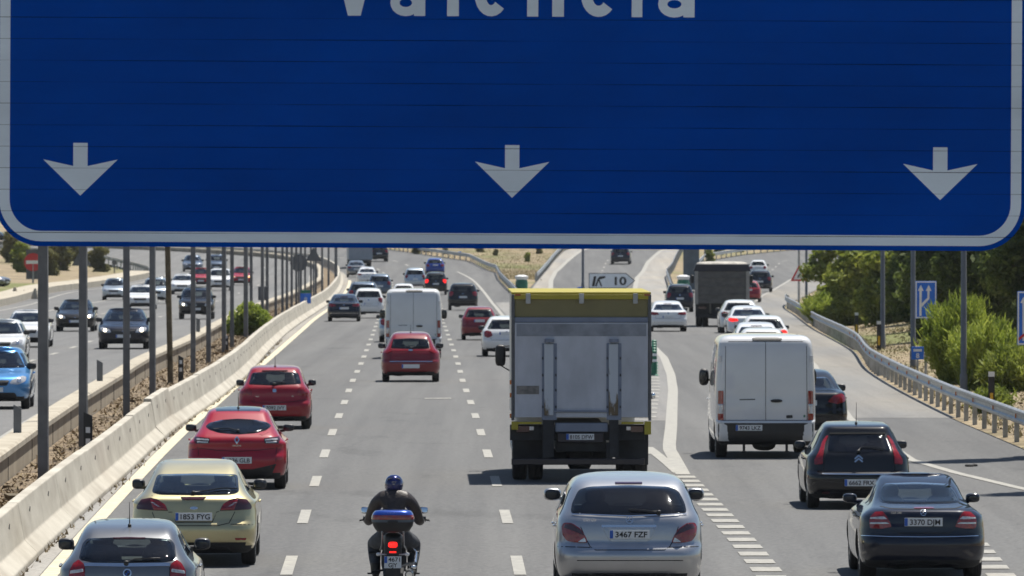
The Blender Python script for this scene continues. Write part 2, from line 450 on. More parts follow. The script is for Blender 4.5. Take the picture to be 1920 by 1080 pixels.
# dusty hard shoulders
def seg(tab): return lambda d: lin(tab, d)
EDGE_R = [(208,7.94),(240,8.7),(294,10.05),(360,11.2),(430,12.2),(526,14.0),(600,17),(700,22),(803,28),(870,38)]
structure('hard_shoulder', strip(seg(EDGE_R), lambda d: Gx(d) - .05, 208, 870, .004, 6), M['shoulder'])
structure('hard_shoulder_strip', strip(lambda d: Jx(d) - .05, lambda d: Cx(d) - 3.42, 20, 760, .004, 6), M['shoulder_tan'])
structure('ramp_shoulder', strip(seg([(560,8.3),(630,8.8),(720,10.3),(800,12.4),(865,14.7),(950,19.6)]), seg([(560,9.6),(600,10.6),(720,12.5),(865,16.6),(950,21.5)]), 560, 950, .004, 8), M['shoulder_tan'])
structure('ramp_shoulder_strip', strip(seg([(560,.6),(630,1.3),(700,2.1),(760,2.9),(865,5.2),(950,9)]), seg([(560,3.1),(630,2.65),(700,3.0),(760,3.65),(865,6.7),(950,10.9)]), 560, 950, .004, 8), M['shoulder_tan'])
structure('gore', strip(lambda d: Ex(d) + .1, seg(RAMP_L), 205, 560, .004, 6), M['hatch_ground'])
# dry verges between the diverging roads
structure('verge', strip(lambda d: lin([(555,0.3),(625,-.1),(700,-1.0),(752,-1.3),(803,-3.8),(835,-8),(870,-12),(950,-32)], d), seg([(555,.32),(630,1.1),(700,2.0),(760,2.8),(865,5.1),(950,9),(1080,18)]), 555, 1080, .05, 5), M['ground'])
structure('grass_verge', strip(seg([(560,9.7),(600,10.7),(720,12.7),(865,16.8),(950,21.7),(1080,34)]), seg([(560,9.8),(600,11.6),(700,14),(760,15.6),(803,17.5),(835,21.7),(870,28),(950,46),(1080,80)]), 560, 1080, .05, 5), M['ground'])
structure('median', strip(lambda d: Wx(d) + .02, lambda d: Jx(d) - .55, 20, 800, .05, 1.5), M['dirt'])

# ------------------------------------------------------------------ painted markings
def line(mb, fx, w, d0, d1, zo=.009, step=4.0):
    n = max(2, int((d1 - d0) / step) + 1)
    ds = [d0 + (d1 - d0) * i / (n - 1) for i in range(n)]
    mb.sheet([(fx(d) - w/2, d, prof(d) + zo) for d in ds], [(fx(d) + w/2, d, prof(d) + zo) for d in ds])
mk = MB()
k0 = 125.4 - 2.9
for i in range(-4, 42):
    d = k0 + 17 * i
    line(mk, Cx, .17, d, d + 5.6); line(mk, lambda d: Cx(d) + 3.25, .17, d + .0, d + 5.6)
line(mk, lambda d: Cx(d) + 6.5, .2, 176, 760)                                   # right edge of the main lanes
line(mk, seg([(162,3.13),(170,3.0),(180,2.8)]), .22, 164, 181)
d = 60.0
while d < 163:                                                                   # dense blocks along the leaving lane
    line(mk, lambda q: Cx(q) + 6.72, .42, d, d + 1.0 + .2 * (d > 110)); d += 2.35
line(mk, seg([(162,3.16)] + RAMP_L[1:]), .27, 163, 560)
line(mk, seg(RAMP_L), .35, 560, 1000); line(mk, seg(RAMP_R), .35, 575, 1000)
d = 208.0
while d < 345:                                                                   # hatching of the gore
    a, b_ = Cx(d) + 6.75, lin(RAMP_L, d) - .35
    if b_ - a > .4:
        mk.add([(a, d + (b_-a)*.35, prof(d)+.013), (b_, d, prof(d)+.013), (b_, d + 1.5, prof(d)+.013), (a, d + 1.5 + (b_-a)*.35, prof(d)+.013)], [(0,1,2,3)])
    d += 5.2
line(mk, seg([(150,9.5),(155,9.0),(164,8.25),(172,7.78),(190,7.8),(208,7.94)] + EDGE_R[1:]), .2, 140, 870)
d = 96.0
while d < 150:
    line(mk, seg([(60,6.2),(124,6.8),(150,7.2)]), .4, d, d + 1.1); d += 2.35
d = 290.0
while d < 560:                                                                   # broken lines of the leaving lanes
    line(mk, seg([(170,4.2),(290,7.6),(370,9.1),(413,9.9),(520,11.6),(600,14.5)]), .15, d, d + 3.0); d += 8
d = 610.0
while d < 900:
    line(mk, seg([(600,6),(700,6.5),(803,8.6),(900,12)]), .15, d, d + 4); d += 14
d = 600.0
while d < 860:
    line(mk, seg([(560,12.5),(600,14.5),(700,19),(803,24.5),(870,34)]), .15, d, d + 4); d += 12
# old transverse patch line
mk.add([(-2.3,232,prof(232)+.009),(-1.6,232.2,prof(232)+.009),(-1.6,233.2,prof(233)+.009),(-2.3,233,prof(233)+.009)], [(0,1,2,3)])
structure('road_markings', mk, M['mark'])
mk = MB(); line(mk, lambda d: Cx(d) - 3.28, .24, 20, 700)
structure('edge_line', mk, M['mark_yellow'])
mk = MB()
line(mk, lambda d: Wx(d) - 1.0, .18, 60, 720, LZ + .009)
for i in range(0, 40):
    d = 96 + 17.2 * i
    line(mk, lambda d: Wx(d) - 4.5, .18, d, d + 5.2, LZ + .009); line(mk, lambda d: Wx(d) - 8.0, .18, d, d + 5.2, LZ + .009)
line(mk, lambda d: LBx(d) + 1.2, .2, 300, 720, LZ + .009)
line(mk, lambda d: Wx(d) - 11.6, .2, 60, 560, LZ + .009)
structure('opposite_road_markings', mk, M['mark'])

# ------------------------------------------------------------------ concrete barrier beside the fast lane, in precast lengths
def jersey(d0, d1, lift, sink=0.0):
    prof_ = [(.02,0),(.02,.08),(-.17,.26),(-.27,.80),(-.43,.80),(-.52,.26),(-.62,.08),(-.62,0)]
    mb = MB(); n = 5
    ds = [d0 + (d1 - d0) * i / (n - 1) for i in range(n)]
    ref = (Jx((d0+d1)/2), (d0+d1)/2, prof((d0+d1)/2))
    rings = []
    for d in ds:
        rings.append([(Jx(d) + x - ref[0], d - ref[1], prof(d) + z * (1 + lift) + sink - ref[2]) for x, z in prof_])
    k = len(prof_)
    vs = [v for r in rings for v in r]
    fs = [(i*k+j, i*k+(j+1)%k, (i+1)*k+(j+1)%k, (i+1)*k+j) for i in range(n-1) for j in range(k)]
    fs += [tuple(range(k)), tuple((n-1)*k + j for j in reversed(range(k)))]
    mb.add(vs, fs)
    o = mb.build('concrete_barrier', M['concrete']); o.location = ref
    bv = o.modifiers.new('edge', 'BEVEL'); bv.width = .018; bv.segments = 2; bv.limit_method = 'ANGLE'
    # small dark drainage and lifting pockets
    for t in (.22, .72):
        pk = MB()
        d = d0 + (d1 - d0) * t
        zc = prof(d) + .58 * (1 + lift) + sink
        pk.extrude([(Jx(d) - .228 - ref[0], d - .12 - ref[1], zc - ref[2]), (Jx(d) - .228 - ref[0], d + .28 - ref[1], zc + .05 - ref[2]), (Jx(d) - .222 - ref[0], d + .05 - ref[1], zc - .09 - ref[2])], (-.03, 0, 0))
        pk.build('lifting_pocket', M['seam'], o)
    return tag(o, 'cream precast concrete barrier length in the line beside the fast lane', 'barrier', 'concrete barrier lengths beside the fast lane')
rb = random.Random(3)
d = 92.0
while d < 790:
    ln = 11.8 if d < 400 else 20
    step = 0.10 if 178 < d < 196 else rb.uniform(-.01, .015)
    jersey(d, min(d + ln, 799), step); d += ln + .05
# dead weeds and grit along its foot
def quads_cloud(pts, size, rng, up=.5, lean=.35):
    vs = []; fs = []
    for (x, y, z) in pts:
        a = rng.uniform(0, 2*PI); w = size * rng.uniform(.15, .45); h = size * rng.uniform(.5, 1.3)
        lx, ly = rng.uniform(-lean, lean)*h, rng.uniform(-lean, lean)*h
        b = len(vs); dx, dy = math.cos(a)*w, math.sin(a)*w
        vs += [(x-dx, y-dy, z), (x+dx, y+dy, z), (x+lx+dx*.3, y+ly+dy*.3, z+h)]
        fs.append((b, b+1, b+2))
    mb = MB(); mb.v = vs; mb.f = fs; mb.mi = [0]*len(fs)
    return mb
M['weed'] = surf('dead_weeds', (.34,.27,.16), .95, col2=(.16,.12,.07), scale=1.5, world=True)
M['grass'] = surf('dry_grass', (.42,.34,.17), .95, col2=(.17,.16,.06), scale=.5, world=True)
pts = []
for i in range(1100):
    d = 100 + 260 * rb.random() ** 1.6
    if math.sin(d*1.7) + math.sin(d*.53) + rb.uniform(-1,1.2) > .1: pts.append((Jx(d) + .03 + abs(rb.gauss(0, .05)), d, prof(d)))
o = quads_cloud(pts, .075, rb, lean=.9).build('weeds', M['weed'], fix=False); tag(o, kind='stuff')
# rubble and dead leaves in the median
mb = MB()
for i in range(7000):
    d = 120 + 380 * rb.random() ** 1.5; t = rb.random()
    x = Wx(d) + .1 + (Jx(d) - .7 - Wx(d)) * t; s = rb.uniform(.008, .05) * (2.4 if rb.random() < .03 else 1) * (1 + d/500)
    q = [(x + rb.uniform(-s,s), d + rb.uniform(-s,s)*1.5, prof(d) + .06 + rb.uniform(0, s)) for _ in range(4)]
    mb.add(q, [(0,1,2),(0,2,3),(0,3,1),(1,3,2)])
o = mb.build('rubble', M['dirt'], fix=False); tag(o, kind='stuff')
pts = [(Wx(d) + .1 + (Jx(d) - .7 - Wx(d)) * rb.random(), d, prof(d) + .04) for d in [120 + 420*rb.random()**1.3 for _ in range(5200)]]
o = quads_cloud(pts, .10, rb, lean=1.2).build('dead_grass', M['weed'], fix=False); tag(o, kind='stuff')

# ------------------------------------------------------------------ retaining wall of the opposite carriageway
def wall():
    root = empty('retaining_wall', (Wx(150), 150, prof(150)))
    tag(root, 'long stained beige concrete wall with pale coping behind the row of steel posts', 'wall')
    def ext(pr, name, mt, d0=40, d1=1000, step=3.0):
        mb = MB(); n = int((d1-d0)/step); k = len(pr); vs = []
        for i in range(n+1):
            d = d0 + (d1-d0)*i/n
            vs += [(Wx(d)+x - root.location.x, d - root.location.y, prof(d)+z - root.location.z) for x, z in pr]
        mb.add(vs, [(i*k+j, i*k+(j+1)%k, (i+1)*k+(j+1)%k, (i+1)*k+j) for i in range(n) for j in range(k)])
        return mb.build(name, mt, root)
    ext([(0,-.1),(0,.50),(-.40,.50),(-.40,-.1)], 'wall_face', M['wall'])
    ext([(.05,.503),(.05,.60),(0,.64),(-.36,.64),(-.42,.56),(-.42,.503)], 'coping', M['coping'])
    mb = MB()
    for i in range(38):
        d = 101 + 11.5*i
        mb.box((Wx(d) + .004 - root.location.x, d - root.location.y, prof(d) + .2 - root.location.z), (.012, .018, .6))
    mb.build('joint', M['seam'], root)
wall()

# ------------------------------------------------------------------ steel posts in the median
def steel_post(px, d, h=9.0, w=.17, lean=0.0, mt=None, label=None):
    x = lat(px, d)
    root = empty('steel_post', (x, d, prof(d) - .05), random.uniform(-.2, .2))
    mt = mt or M['post']
    mb = MB(); n = 8
    # a hollow section that tapers a little
    for s0, s1, z0, z1 in ((w, w*.92, 0, h*.5), (w*.92, w*.7, h*.5, h)):
        a = [(-s0/2,-s0/2,z0),(s0/2,-s0/2,z0),(s0/2,s0/2,z0),(-s0/2,s0/2,z0)]; b = [(-s1/2,-s1/2,z1),(s1/2,-s1/2,z1),(s1/2,s1/2,z1),(-s1/2,s1/2,z1)]
        a = [(p[0]+lean*p[2], p[1], p[2]) for p in a]; b = [(p[0]+lean*p[2], p[1], p[2]) for p in b]
        mb.add(a + b, [(0,1,5,4),(1,2,6,5),(2,3,7,6),(3,0,4,7),(4,5,6,7),(3,2,1,0)])
    o = mb.build('post_shaft', mt, root)
    bv = o.modifiers.new('edge', 'BEVEL'); bv.width = .012; bv.segments = 2
    mb = MB(); mb.box((0,0,.05), (w*2.1, w*2.1, .03))
    for sx in (-1,1):
        for sy in (-1,1): mb.tube([(sx*w*.8, sy*w*.8, .06),(sx*w*.8, sy*w*.8, .12)], .014, 6)
    mb.build('base_plate', M['rust'], root)
    mb = MB(); mb.box((lean*h, 0, h + .02), (w*.8, w*.8, .03)); mb.build('post_cap', mt, root)
    tag(root, label or 'dark grey steel post in the far part of the median row', 'post', 'steel posts in the median')
    return root
POSTS = [(81,154,.18,'dark grey steel post in the median, leftmost and nearest of the row'),(156,178,.165,'dark grey steel post behind the black and white delineator, second of the row'),
 (237,207,.165,'dark grey steel post third from the left in the median row'),(286,229,.15,'dark grey steel post between the third post and the leaning brown one'),
 (362,271,.155,'dark grey steel post just right of the leaning brown one'),(391,292,.155,'dark grey steel post second to the right of the leaning brown one'),
 (420,318,.15,'dark grey steel post standing just left of the green median bush'),(435,333,.15,'dark grey steel post at the left edge of the green median bush'),
 (461,362,.17,'dark grey steel post rising in front of the green median bush'),(471,374,.13,'dark grey steel post rising behind the green median bush')]
for px, d, w, lb in POSTS: steel_post(px, d, w=w, label=lb)
for px, d, w in [(492,402,.14),(501,418,.14),(517,440,.13),(529.5,458,.13),(538,470,.13),(547,486,.13),(555.5,502,.13),(564,520,.13),(572,536,.13),(583,560,.13),(592,580,.13),(604,603,.14),(616,630,.14)]:
    steel_post(px, d, w=w)
steel_post(630, 655, w=.22, label='thick dark steel post farthest away in the median row')
steel_post(320, 252, w=.15, lean=-.022, mt=M['rust'], label='leaning brown rusty steel post in the median row')

# ------------------------------------------------------------------ guard rails
def guard_rail(fx, d0, d1, sp, label, side=1, zo=0.0, h=.72, refl=True, group=None):
    root = empty('guard_rail', (fx(d0), d0, prof(d0) + zo))
    ox, oy, oz = root.location
    pr = [(0,.0),(.045,.035),(.045,.085),(0,.12),(0,.19),(.045,.225),(.045,.275),(0,.31)]
    mb = MB(); n = int((d1-d0)/2.0); k = len(pr); vs = []
    for i in range(n+1):
        d = d0 + (d1-d0)*i/n
        q = [(fx(d) - side*x - ox, d - oy, prof(d)+zo + h-.31+z - oz) for x, z in pr]
        q2 = [(a + side*.012, b, c) for a, b, c in reversed(q)]
        vs += q + q2
    k *= 2
    mb.add(vs, [(i*k+j, i*k+(j+1)%k, (i+1)*k+(j+1)%k, (i+1)*k+j) for i in range(n) for j in range(k)])
    mb.build('rail_beam', M['steel'], root, smooth=40)
    pm = MB(); pm.box((0, 0, (h-.1)/2 - .1), (.10, .14, h+.1)); pm.box((-side*.07, 0, h-.16), (.10, .06, .16))
    me = pm.mesh('rail_post', M['steel'])
    d = d0 + .5; c = 0
    while d < d1 and c < 98:
        p = link('rail_post', me, root); p.location = (fx(d) + side*.12 - ox, d - oy, prof(d)+zo - oz); d += sp; c += 1
    if refl:
        rm = MB(); rm.box((0,0,0), (.03, .05, .09)); rme = rm.mesh('rail_reflector', M['orange'])
        d = d0 + 2.5
        while d < min(d1, d0 + 190):
            p = link('rail_reflector', rme, root); p.location = (fx(d) - side*.03 - ox, d - oy, prof(d)+zo + h-.155 - oz); d += 8
    return tag(root, label, 'guard rail', group)
guard_rail(lambda d: Gx(d) + .0, 150, 545, 4.0, 'long galvanised guard rail curving along the right edge beside the trees')
guard_rail(lambda d: lin([(562,.45),(625,-.1),(700,-1.0),(752,-1.35),(803,-3.9),(835,-8.2),(870,-12.2),(950,-33)], d), 562, 950, 4.2, 'galvanised guard rail bending left on the outside of the main lanes, against the dry grass', refl=False)
guard_rail(lambda d: lin([(690,1.95),(760,2.85),(865,5.1),(950,9)], d), 690, 950, 4.2, 'galvanised guard rail on the left side of the exit ramp', side=-1, refl=False)
guard_rail(lambda d: lin([(600,10.9),(720,12.6),(865,16.7),(950,21.5)], d), 600, 950, 4.2, 'galvanised guard rail on the right side of the exit ramp, beside the tall cabinet', refl=False)
guard_rail(lambda d: lin([(620,12.2),(700,14),(760,15.6),(803,17.6),(835,21.9),(870,28.2),(950,46)], d), 720, 950, 4.2, 'galvanised guard rail above the dump truck, climbing to the right before the green slope', side=-1, refl=False)
guard_rail(lambda d: LBx(d) - .2, 708, 900, 4.2, 'dark weathered guard rail on the far left between the joining road and the opposite lanes', side=-1, zo=LZ, refl=False)
guard_rail(lambda d: Jx(d) - .4, 800, 990, 4.2, 'weathered guard rail of the median where the road bends left in the distance', side=-1, refl=False)

# ------------------------------------------------------------------ left edge kerb wall
mb = MB(); pr = [(0,0),(0,.42),(-.25,.5),(-1.6,.52),(-1.6,0)]
n = 90; k = len(pr); vs = []
for i in range(n+1):
    d = 250 + (705-250)*i/n
    vs += [(LBx(d) + x, d, prof(d) + LZ + z) for x, z in pr]
mb.add(vs, [(i*k+j, i*k+(j+1)%k, (i+1)*k+(j+1)%k, (i+1)*k+j) for i in range(n) for j in range(k)])
o = mb.build('kerb_wall', M['coping']); tag(o, 'low pale concrete kerb wall along the far left of the opposite lanes', 'wall')

# ------------------------------------------------------------------ trees and shrubs
def leaf_mat(name, a, b_, c_):
    m, nt, b = mat(name)
    oi = N(nt, 'ShaderNodeObjectInfo'); g = N(nt, 'ShaderNodeNewGeometry')
    n1 = N(nt, 'ShaderNodeTexNoise', Scale=.9, Detail=3.0); L(nt, g.outputs['Position'], n1.inputs['Vector'])
    n2 = N(nt, 'ShaderNodeTexNoise', Scale=14.0, Detail=2.0); L(nt, g.outputs['Position'], n2.inputs['Vector'])
    ad = N(nt, 'ShaderNodeMixRGB'); ad.inputs[0].default_value = .5; L(nt, n1.outputs[0], ad.inputs[1]); L(nt, n2.outputs[0], ad.inputs[2])
    cr = N(nt, 'ShaderNodeValToRGB'); e = cr.color_ramp.elements
    e[0].color = (*a, 1); e[0].position = .38; e[1].color = (*c_, 1); e[1].position = .64
    k = e.new(.5); k.color = (*b_, 1)
    L(nt, ad.outputs[0], cr.inputs[0]); L(nt, cr.outputs[0], b.inputs['Base Color'])
    b.inputs['Roughness'].default_value = .65; b.inputs['Specular IOR Level'].default_value = .25
    tr = N(nt, 'ShaderNodeBsdfTranslucent'); L(nt, cr.outputs[0], tr.inputs[0])
    mx = N(nt, 'ShaderNodeMixShader'); mx.inputs[0].default_value = .42
    L(nt, b.outputs[0], mx.inputs[1]); L(nt, tr.outputs[0], mx.inputs[2]); L(nt, mx.outputs[0], nt.nodes['Material Output'].inputs[0])
    return m
M['leaf_dark'] = leaf_mat('dark_green_leaves', (.035,.06,.014), (.09,.125,.03), (.20,.24,.06))
M['leaf_mid'] = leaf_mat('mid_green_leaves', (.10,.14,.02), (.22,.265,.045), (.36,.38,.08))
M['leaf_bright'] = leaf_mat('bright_green_leaves', (.12,.18,.02), (.27,.33,.05), (.40,.44,.09))
M['leaf_olive'] = leaf_mat('olive_leaves', (.08,.085,.03), (.17,.165,.06), (.28,.26,.10))
M['leaf_pine'] = leaf_mat('grey_green_needles', (.06,.075,.03), (.14,.165,.07), (.24,.26,.12))
M['bark'] = surf('bark', (.10,.075,.05), .95, var=.4, scale=9, bump=.8, bscale=12)
def leaves(blobs, n, size, seed, shell=.55, droop=0.0, long_=1.0):
    rg = np.random.default_rng(seed)
    w = np.array([b[3]*b[4]*b[5] for b in blobs]) ** .75; w /= w.sum()
    cnt = (w * n).astype(int); P = []
    for b, c in zip(blobs, cnt):
        d = rg.normal(size=(c, 3)); d /= np.linalg.norm(d, axis=1)[:, None]
        r = (shell + (1-shell) * rg.random(c))[:, None] * (1 + .12*np.sin(d[:, :1]*9 + b[0]) * np.cos(d[:, 2:]*7))
        r[rg.random(c) < .12] *= 1.12
        P.append(np.array(b[:3]) + d * r * np.array(b[3:6]))
    P = np.concatenate(P); c = len(P)
    a = rg.normal(size=(c, 3)); a /= np.linalg.norm(a, axis=1)[:, None]
    a[:, 2] -= droop
    b = np.cross(a, rg.normal(size=(c, 3))); b /= np.linalg.norm(b, axis=1)[:, None] + 1e-9
    s = size * (.5 + rg.random(c))[:, None]
    v = np.stack([P - a*s*long_, P + b*s*.45, P + a*s*long_, P - b*s*.45], 1).reshape(-1, 3)
    return v
def leaf_mesh(name, v, mt):
    me = bpy.data.meshes.new(name); nf = len(v)//4
    me.vertices.add(len(v)); me.vertices.foreach_set('co', v.astype(np.float32).ravel())
    me.loops.add(nf*4); me.loops.foreach_set('vertex_index', np.arange(nf*4, dtype=np.int32))
    me.polygons.add(nf); me.polygons.foreach_set('loop_start', np.arange(0, nf*4, 4, dtype=np.int32))
    me.materials.append(mt); me.update(calc_edges=True)
    return me
def tree_mesh(h, w, seed, mt, n=11000, size=.16, low=.15, kind='broad'):
    rg = random.Random(seed); blobs = []
    nb = 26
    for i in range(nb):
        t = low + (1-low) * (i + .5)/nb
        if kind == 'cone': rr = w * (1.05 - t) * rg.uniform(.6, 1)
        else: rr = w * math.sin(PI * min(.97, .12 + t*.8)) * rg.uniform(.5, 1)
        a = rg.uniform(0, 2*PI); k = rr * rg.uniform(.2, .85); s = w * rg.uniform(.22, .42)
        blobs.append((k*math.cos(a), k*math.sin(a), h*t*.92, s, s, s*rg.uniform(.55, .9)))
    crown = leaf_mesh('crown', leaves(blobs, n, size, seed), mt)
    mb = MB(); mb.tube([(0,0,-.2),(w*.03,0,h*.3),(-w*.03,.05,h*.6),(0,0,h*.85)], [h*.028,h*.022,h*.013,.02], 8)
    for b in blobs[::2]:
        z0 = max(.1, b[2]*.62); mb.tube([(0,0,z0),(b[0]*.5,b[1]*.5,(z0+b[2])/2+.1),(b[0],b[1],b[2])], [h*.010,h*.006,.008], 5)
    return crown, mb.mesh('trunk', M['bark'], smooth=60)
TM = {
 'dark1': tree_mesh(6.5, 2.9, 11, M['leaf_dark'], 12000, .16, .04), 'dark2': tree_mesh(7.5, 3.2, 12, M['leaf_dark'], 12000, .17, .05),
 'mid1': tree_mesh(5.0, 2.3, 13, M['leaf_mid'], 10000, .15, .03), 'mid2': tree_mesh(4.2, 2.0, 14, M['leaf_mid'], 9000, .14, .02),
 'pine1': tree_mesh(7.5, 2.6, 15, M['leaf_pine'], 12000, .15, .08, 'cone'), 'olive1': tree_mesh(4.2, 2.3, 16, M['leaf_olive'], 8000, .16, .03)}
def tree(kind, x, y, s, label, cat='tree', group='trees beyond the right guard rail', name='tree', sz=None):
    root = empty(name, (x, y, terrain_z(x, y) - .05), random.uniform(0, 6.28))
    root.scale = (s, s, sz or s)
    link('crown', TM[kind][0], root); link('trunk', TM[kind][1], root)
    return tag(root, label, cat, group)
rt = random.Random(21)
# left face of the wood, nearest the road
tree('mid1', 17.2, 452, 1.05, 'yellow green bushy tree at the left end of the wood, beside the warning sign')
tree('mid2', 15.9, 415, .95, 'low yellow green tree leaning over the guard rail left of the first lamp post')
tree('mid1', 17.6, 405, 1.1, 'mid green rounded tree just left of the first lamp post from the left')
tree('mid2', 19.6, 470, 1.4, 'pale green tree behind the left end of the wood')
for i, (x, y, s, k) in enumerate([(17.6,372,.95,'dark1'),(19.5,398,1.05,'dark2'),(17.0,345,.9,'dark1'),(19.6,352,1.1,'dark2'),(17.4,318,.95,'dark2'),(20.5,325,1.1,'dark1'),
        (17.8,296,.95,'dark1'),(21.5,430,1.1,'dark2'),(24,440,1.2,'dark1'),(27,455,1.2,'dark2'),(23.5,372,1.2,'dark2'),(24,330,1.2,'dark1'),(20.6,290,1.05,'dark2')]):
    tree(k, x, y, s, 'dark green tree in the dense shaded middle of the right hand wood')
tree('pine1', 19.0, 272, .95, 'grey green pine behind the third lamp post from the left')
tree('pine1', 17.6, 262, .8, 'slim grey green pine right of the third lamp post from the left')
tree('dark1', 16.8, 245, .85, 'dark green tree behind the bright broom bush')
tree('dark2', 18.6, 238, .9, 'dark green tree at the right edge behind the blue sign with the red stripe')
tree('mid2', 15.2, 226, .8, 'light green sapling right behind the blue sign with the red stripe')
for x, y, s, k in [(14.6,196,.95,'dark1'),(13.6,186.5,.7,'dark1'),(14.8,178,.9,'dark2'),(17.5,200,1,'dark2'),(14.6,160,.8,'dark1'),(19,182,1.1,'dark1')]:
    tree(k, x, y, s, 'dark green roadside tree just outside the right edge of the view')
for x, y, s, hz_ in [(12.4,177,.62,2.7),(12.8,159,.62,2.7)]:
    tree('pine1', x, y, s, 'tall slender roadside tree just outside the right edge of the view', sz=hz_)
def upright(n, w, h, seed, size):
    rg = np.random.default_rng(seed)
    m_ = 150; stems = []
    for i in range(m_):
        a = rg.random()*2*PI; r = w*.55*math.sqrt(rg.random()); ln = h*(.55 + .5*rg.random())*(1 - .35*(r/(w*.55))**2)
        stems.append((r*math.cos(a)*.5, r*math.sin(a)*.5, r*math.cos(a)*1.25, r*math.sin(a)*1.25, ln))
    P = []; A = []
    for x0, y0, x1, y1, ln in stems:
        t = rg.random(n//m_) ** .8
        p = np.stack([x0+(x1-x0)*t, y0+(y1-y0)*t, ln*t], 1) + rg.normal(size=(len(t), 3))*[.09,.09,.05]
        a = np.stack([np.full(len(t), x1-x0), np.full(len(t), y1-y0), np.full(len(t), ln)], 1) + rg.normal(size=(len(t), 3))*.75
        P.append(p); A.append(a/np.linalg.norm(a, axis=1)[:, None])
    P = np.concatenate(P); A = np.concatenate(A)
    b = np.cross(A, rg.normal(size=A.shape)); b /= np.linalg.norm(b, axis=1)[:, None]
    s = size*(.5+rg.random(len(P)))[:, None]
    return np.stack([P-A*s, P+b*s*.16, P+A*s*1.2, P-b*s*.16], 1).reshape(-1, 3)
def bush(px, d, w, h, mt, label, seed, n=9000, size=.16, cat='bush', name='bush', group=None, x=None):
    x = lat(px, d) if x is None else x
    z = prof(d) if x < Gx(d) else terrain_z(x, d)
    root = empty(name, (x, d, z - .03))
    link('foliage', leaf_mesh('foliage', upright(n, w, h, seed, size), mt), root)
    mb = MB(); rg = random.Random(seed)
    for i in range(14):
        a = rg.uniform(0, 6.28); mb.tube([(0,0,0),(w*.2*math.cos(a), w*.2*math.sin(a), h*.35),(w*.35*math.cos(a), w*.35*math.sin(a), h*.75)], [.018,.012,.005], 5)
    mb.build('stem', M['bark'], root)
    return tag(root, label, cat, group)
bush(1803, 254, 1.75, 2.7, M['leaf_bright'], 'bright green feathery broom bush right of the blue two arrow sign', 5, 14000, .15, group='broom bushes by the guard rail')
bush(1848, 243, 1.7, 2.1, M['leaf_bright'], 'bright green broom bush just right of the third lamp post from the left', 6, 9000, .15, group='broom bushes by the guard rail')
bush(1905, 236, 1.4, 1.3, M['leaf_mid'], 'low green bush at the right edge under the blue sign with the red stripe', 7, 5000, .15, group='broom bushes by the guard rail')
bush(1560, 418, 2.2, 1.7, M['leaf_bright'], 'pale green bush behind the guard rail at the left foot of the wood', 8, 7000, .2, group='broom bushes by the guard rail')
bush(1860, 213, .7, .7, M['leaf_mid'], 'small green weed clump behind the yellow and black delineator', 9, 2500, .12, group='broom bushes by the guard rail')
# the green shrub in the median
blobs = [(-.35,0,.5,.5,.7,.5),(.35,.2,.62,.55,.8,.5),(0,-.2,.9,.5,.6,.4),(.6,.5,.45,.4,.6,.4),(-.6,.4,.4,.35,.5,.35)]
root = empty('median_shrub', (lat(464, 368), 370, prof(370)))
link('foliage', leaf_mesh('foliage', leaves(blobs, 6500, .09, 3, .5), M['leaf_bright']), root); root.scale = (1.05, 1.3, 1.15)
mb = MB(); [mb.tube([(0,0,0),(b[0],b[1],b[2])], [.03,.01], 5) for b in blobs]; mb.build('stem', M['bark'], root)
tag(root, 'rounded green shrub between the posts in the median', 'shrub')
# left roadside scrub
for px, d, kk, s, lb in [(38,716,'mid2',.62,'green shrub left of the no entry sign'),(112,742,'olive1',.95,'olive scrub tree between the no entry sign and the grey triangular sign'),
        (90,700,'olive1',.5,'small olive scrub bush right of the no entry sign'),(182,742,'olive1',.55,'low brown green scrub right of the grey triangular sign'),
        (20,780,'olive1',.7,'brown green scrub on the slope at the far left edge'),(135,800,'olive1',.8,'scrub tree partly behind the second steel post, far left slope')]:
    tree(kk, lat(px, d), d, s, lb, 'shrub', 'scrub on the far left verge', 'scrub_bush')
tree('mid2', lat(989, 800), 800, .26, 'small dark green bush on the dry grass beside the exit ramp', 'bush', None, 'bush')
tree('mid2', lat(975, 640), 640, .2, 'tiny bush behind the green topped bollard at the nose of the ramp', 'bush', None, 'bush')
for px, d, s in [(780,842,.3),(800,850,.25),(835,838,.22),(900,850,.3),(930,830,.2),(1010,840,.24)]:
    tree('olive1', lat(px, d), d, s, 'low olive shrub on the dry slope between the main road and the ramp', 'shrub', 'low shrubs on the dry slope', 'dry_shrub')
for px, d, s in [(1330,800,.35),(1350,835,.4),(1385,850,.4),(1318,690,.25),(1292,700,.2)]:
    tree('mid2', lat(px, d), d, s, 'low green shrub on the slope above the dump truck', 'shrub', 'low shrubs above the dump truck', 'green_shrub')
# dry grass on the right bank and on the slopes
pts = []
for i in range(16000):
    d = 150 + 290 * rt.random(); x = Gx(d) + .4 + 9 * rt.random() ** 1.4
    pts.append((x, d, terrain_z(x, d) - .02))
for i in range(9000):
    d = 700 + 200 * rt.random(); x0 = lin([(700,-1.0),(752,-1.2),(803,-3.5),(835,-8),(870,-12),(950,-32)], d); x1 = lin([(700,2.0),(760,2.8),(865,5.1),(950,9)], d)
    pts.append((x0 + (x1-x0)*rt.random(), d, prof(d) + .03))
o = quads_cloud(pts, .11, rt, lean=.8).build('dry_grass', M['grass'], fix=False); tag(o, kind='stuff')
mb = MB()
for i in range(1500):
    d = 150 + 230 * rt.random(); x = Gx(d) + .2 + 6 * rt.random()**1.5; s = rt.uniform(.02, .10)
    q = [(x + rt.uniform(-s,s), d + rt.uniform(-s,s)*1.5, terrain_z(x,d) + rt.uniform(-.02, s)) for _ in range(4)]
    mb.add(q, [(0,1,2),(0,2,3),(0,3,1),(1,3,2)])
o = mb.build('stones', M['dirt'], fix=False); tag(o, kind='stuff')
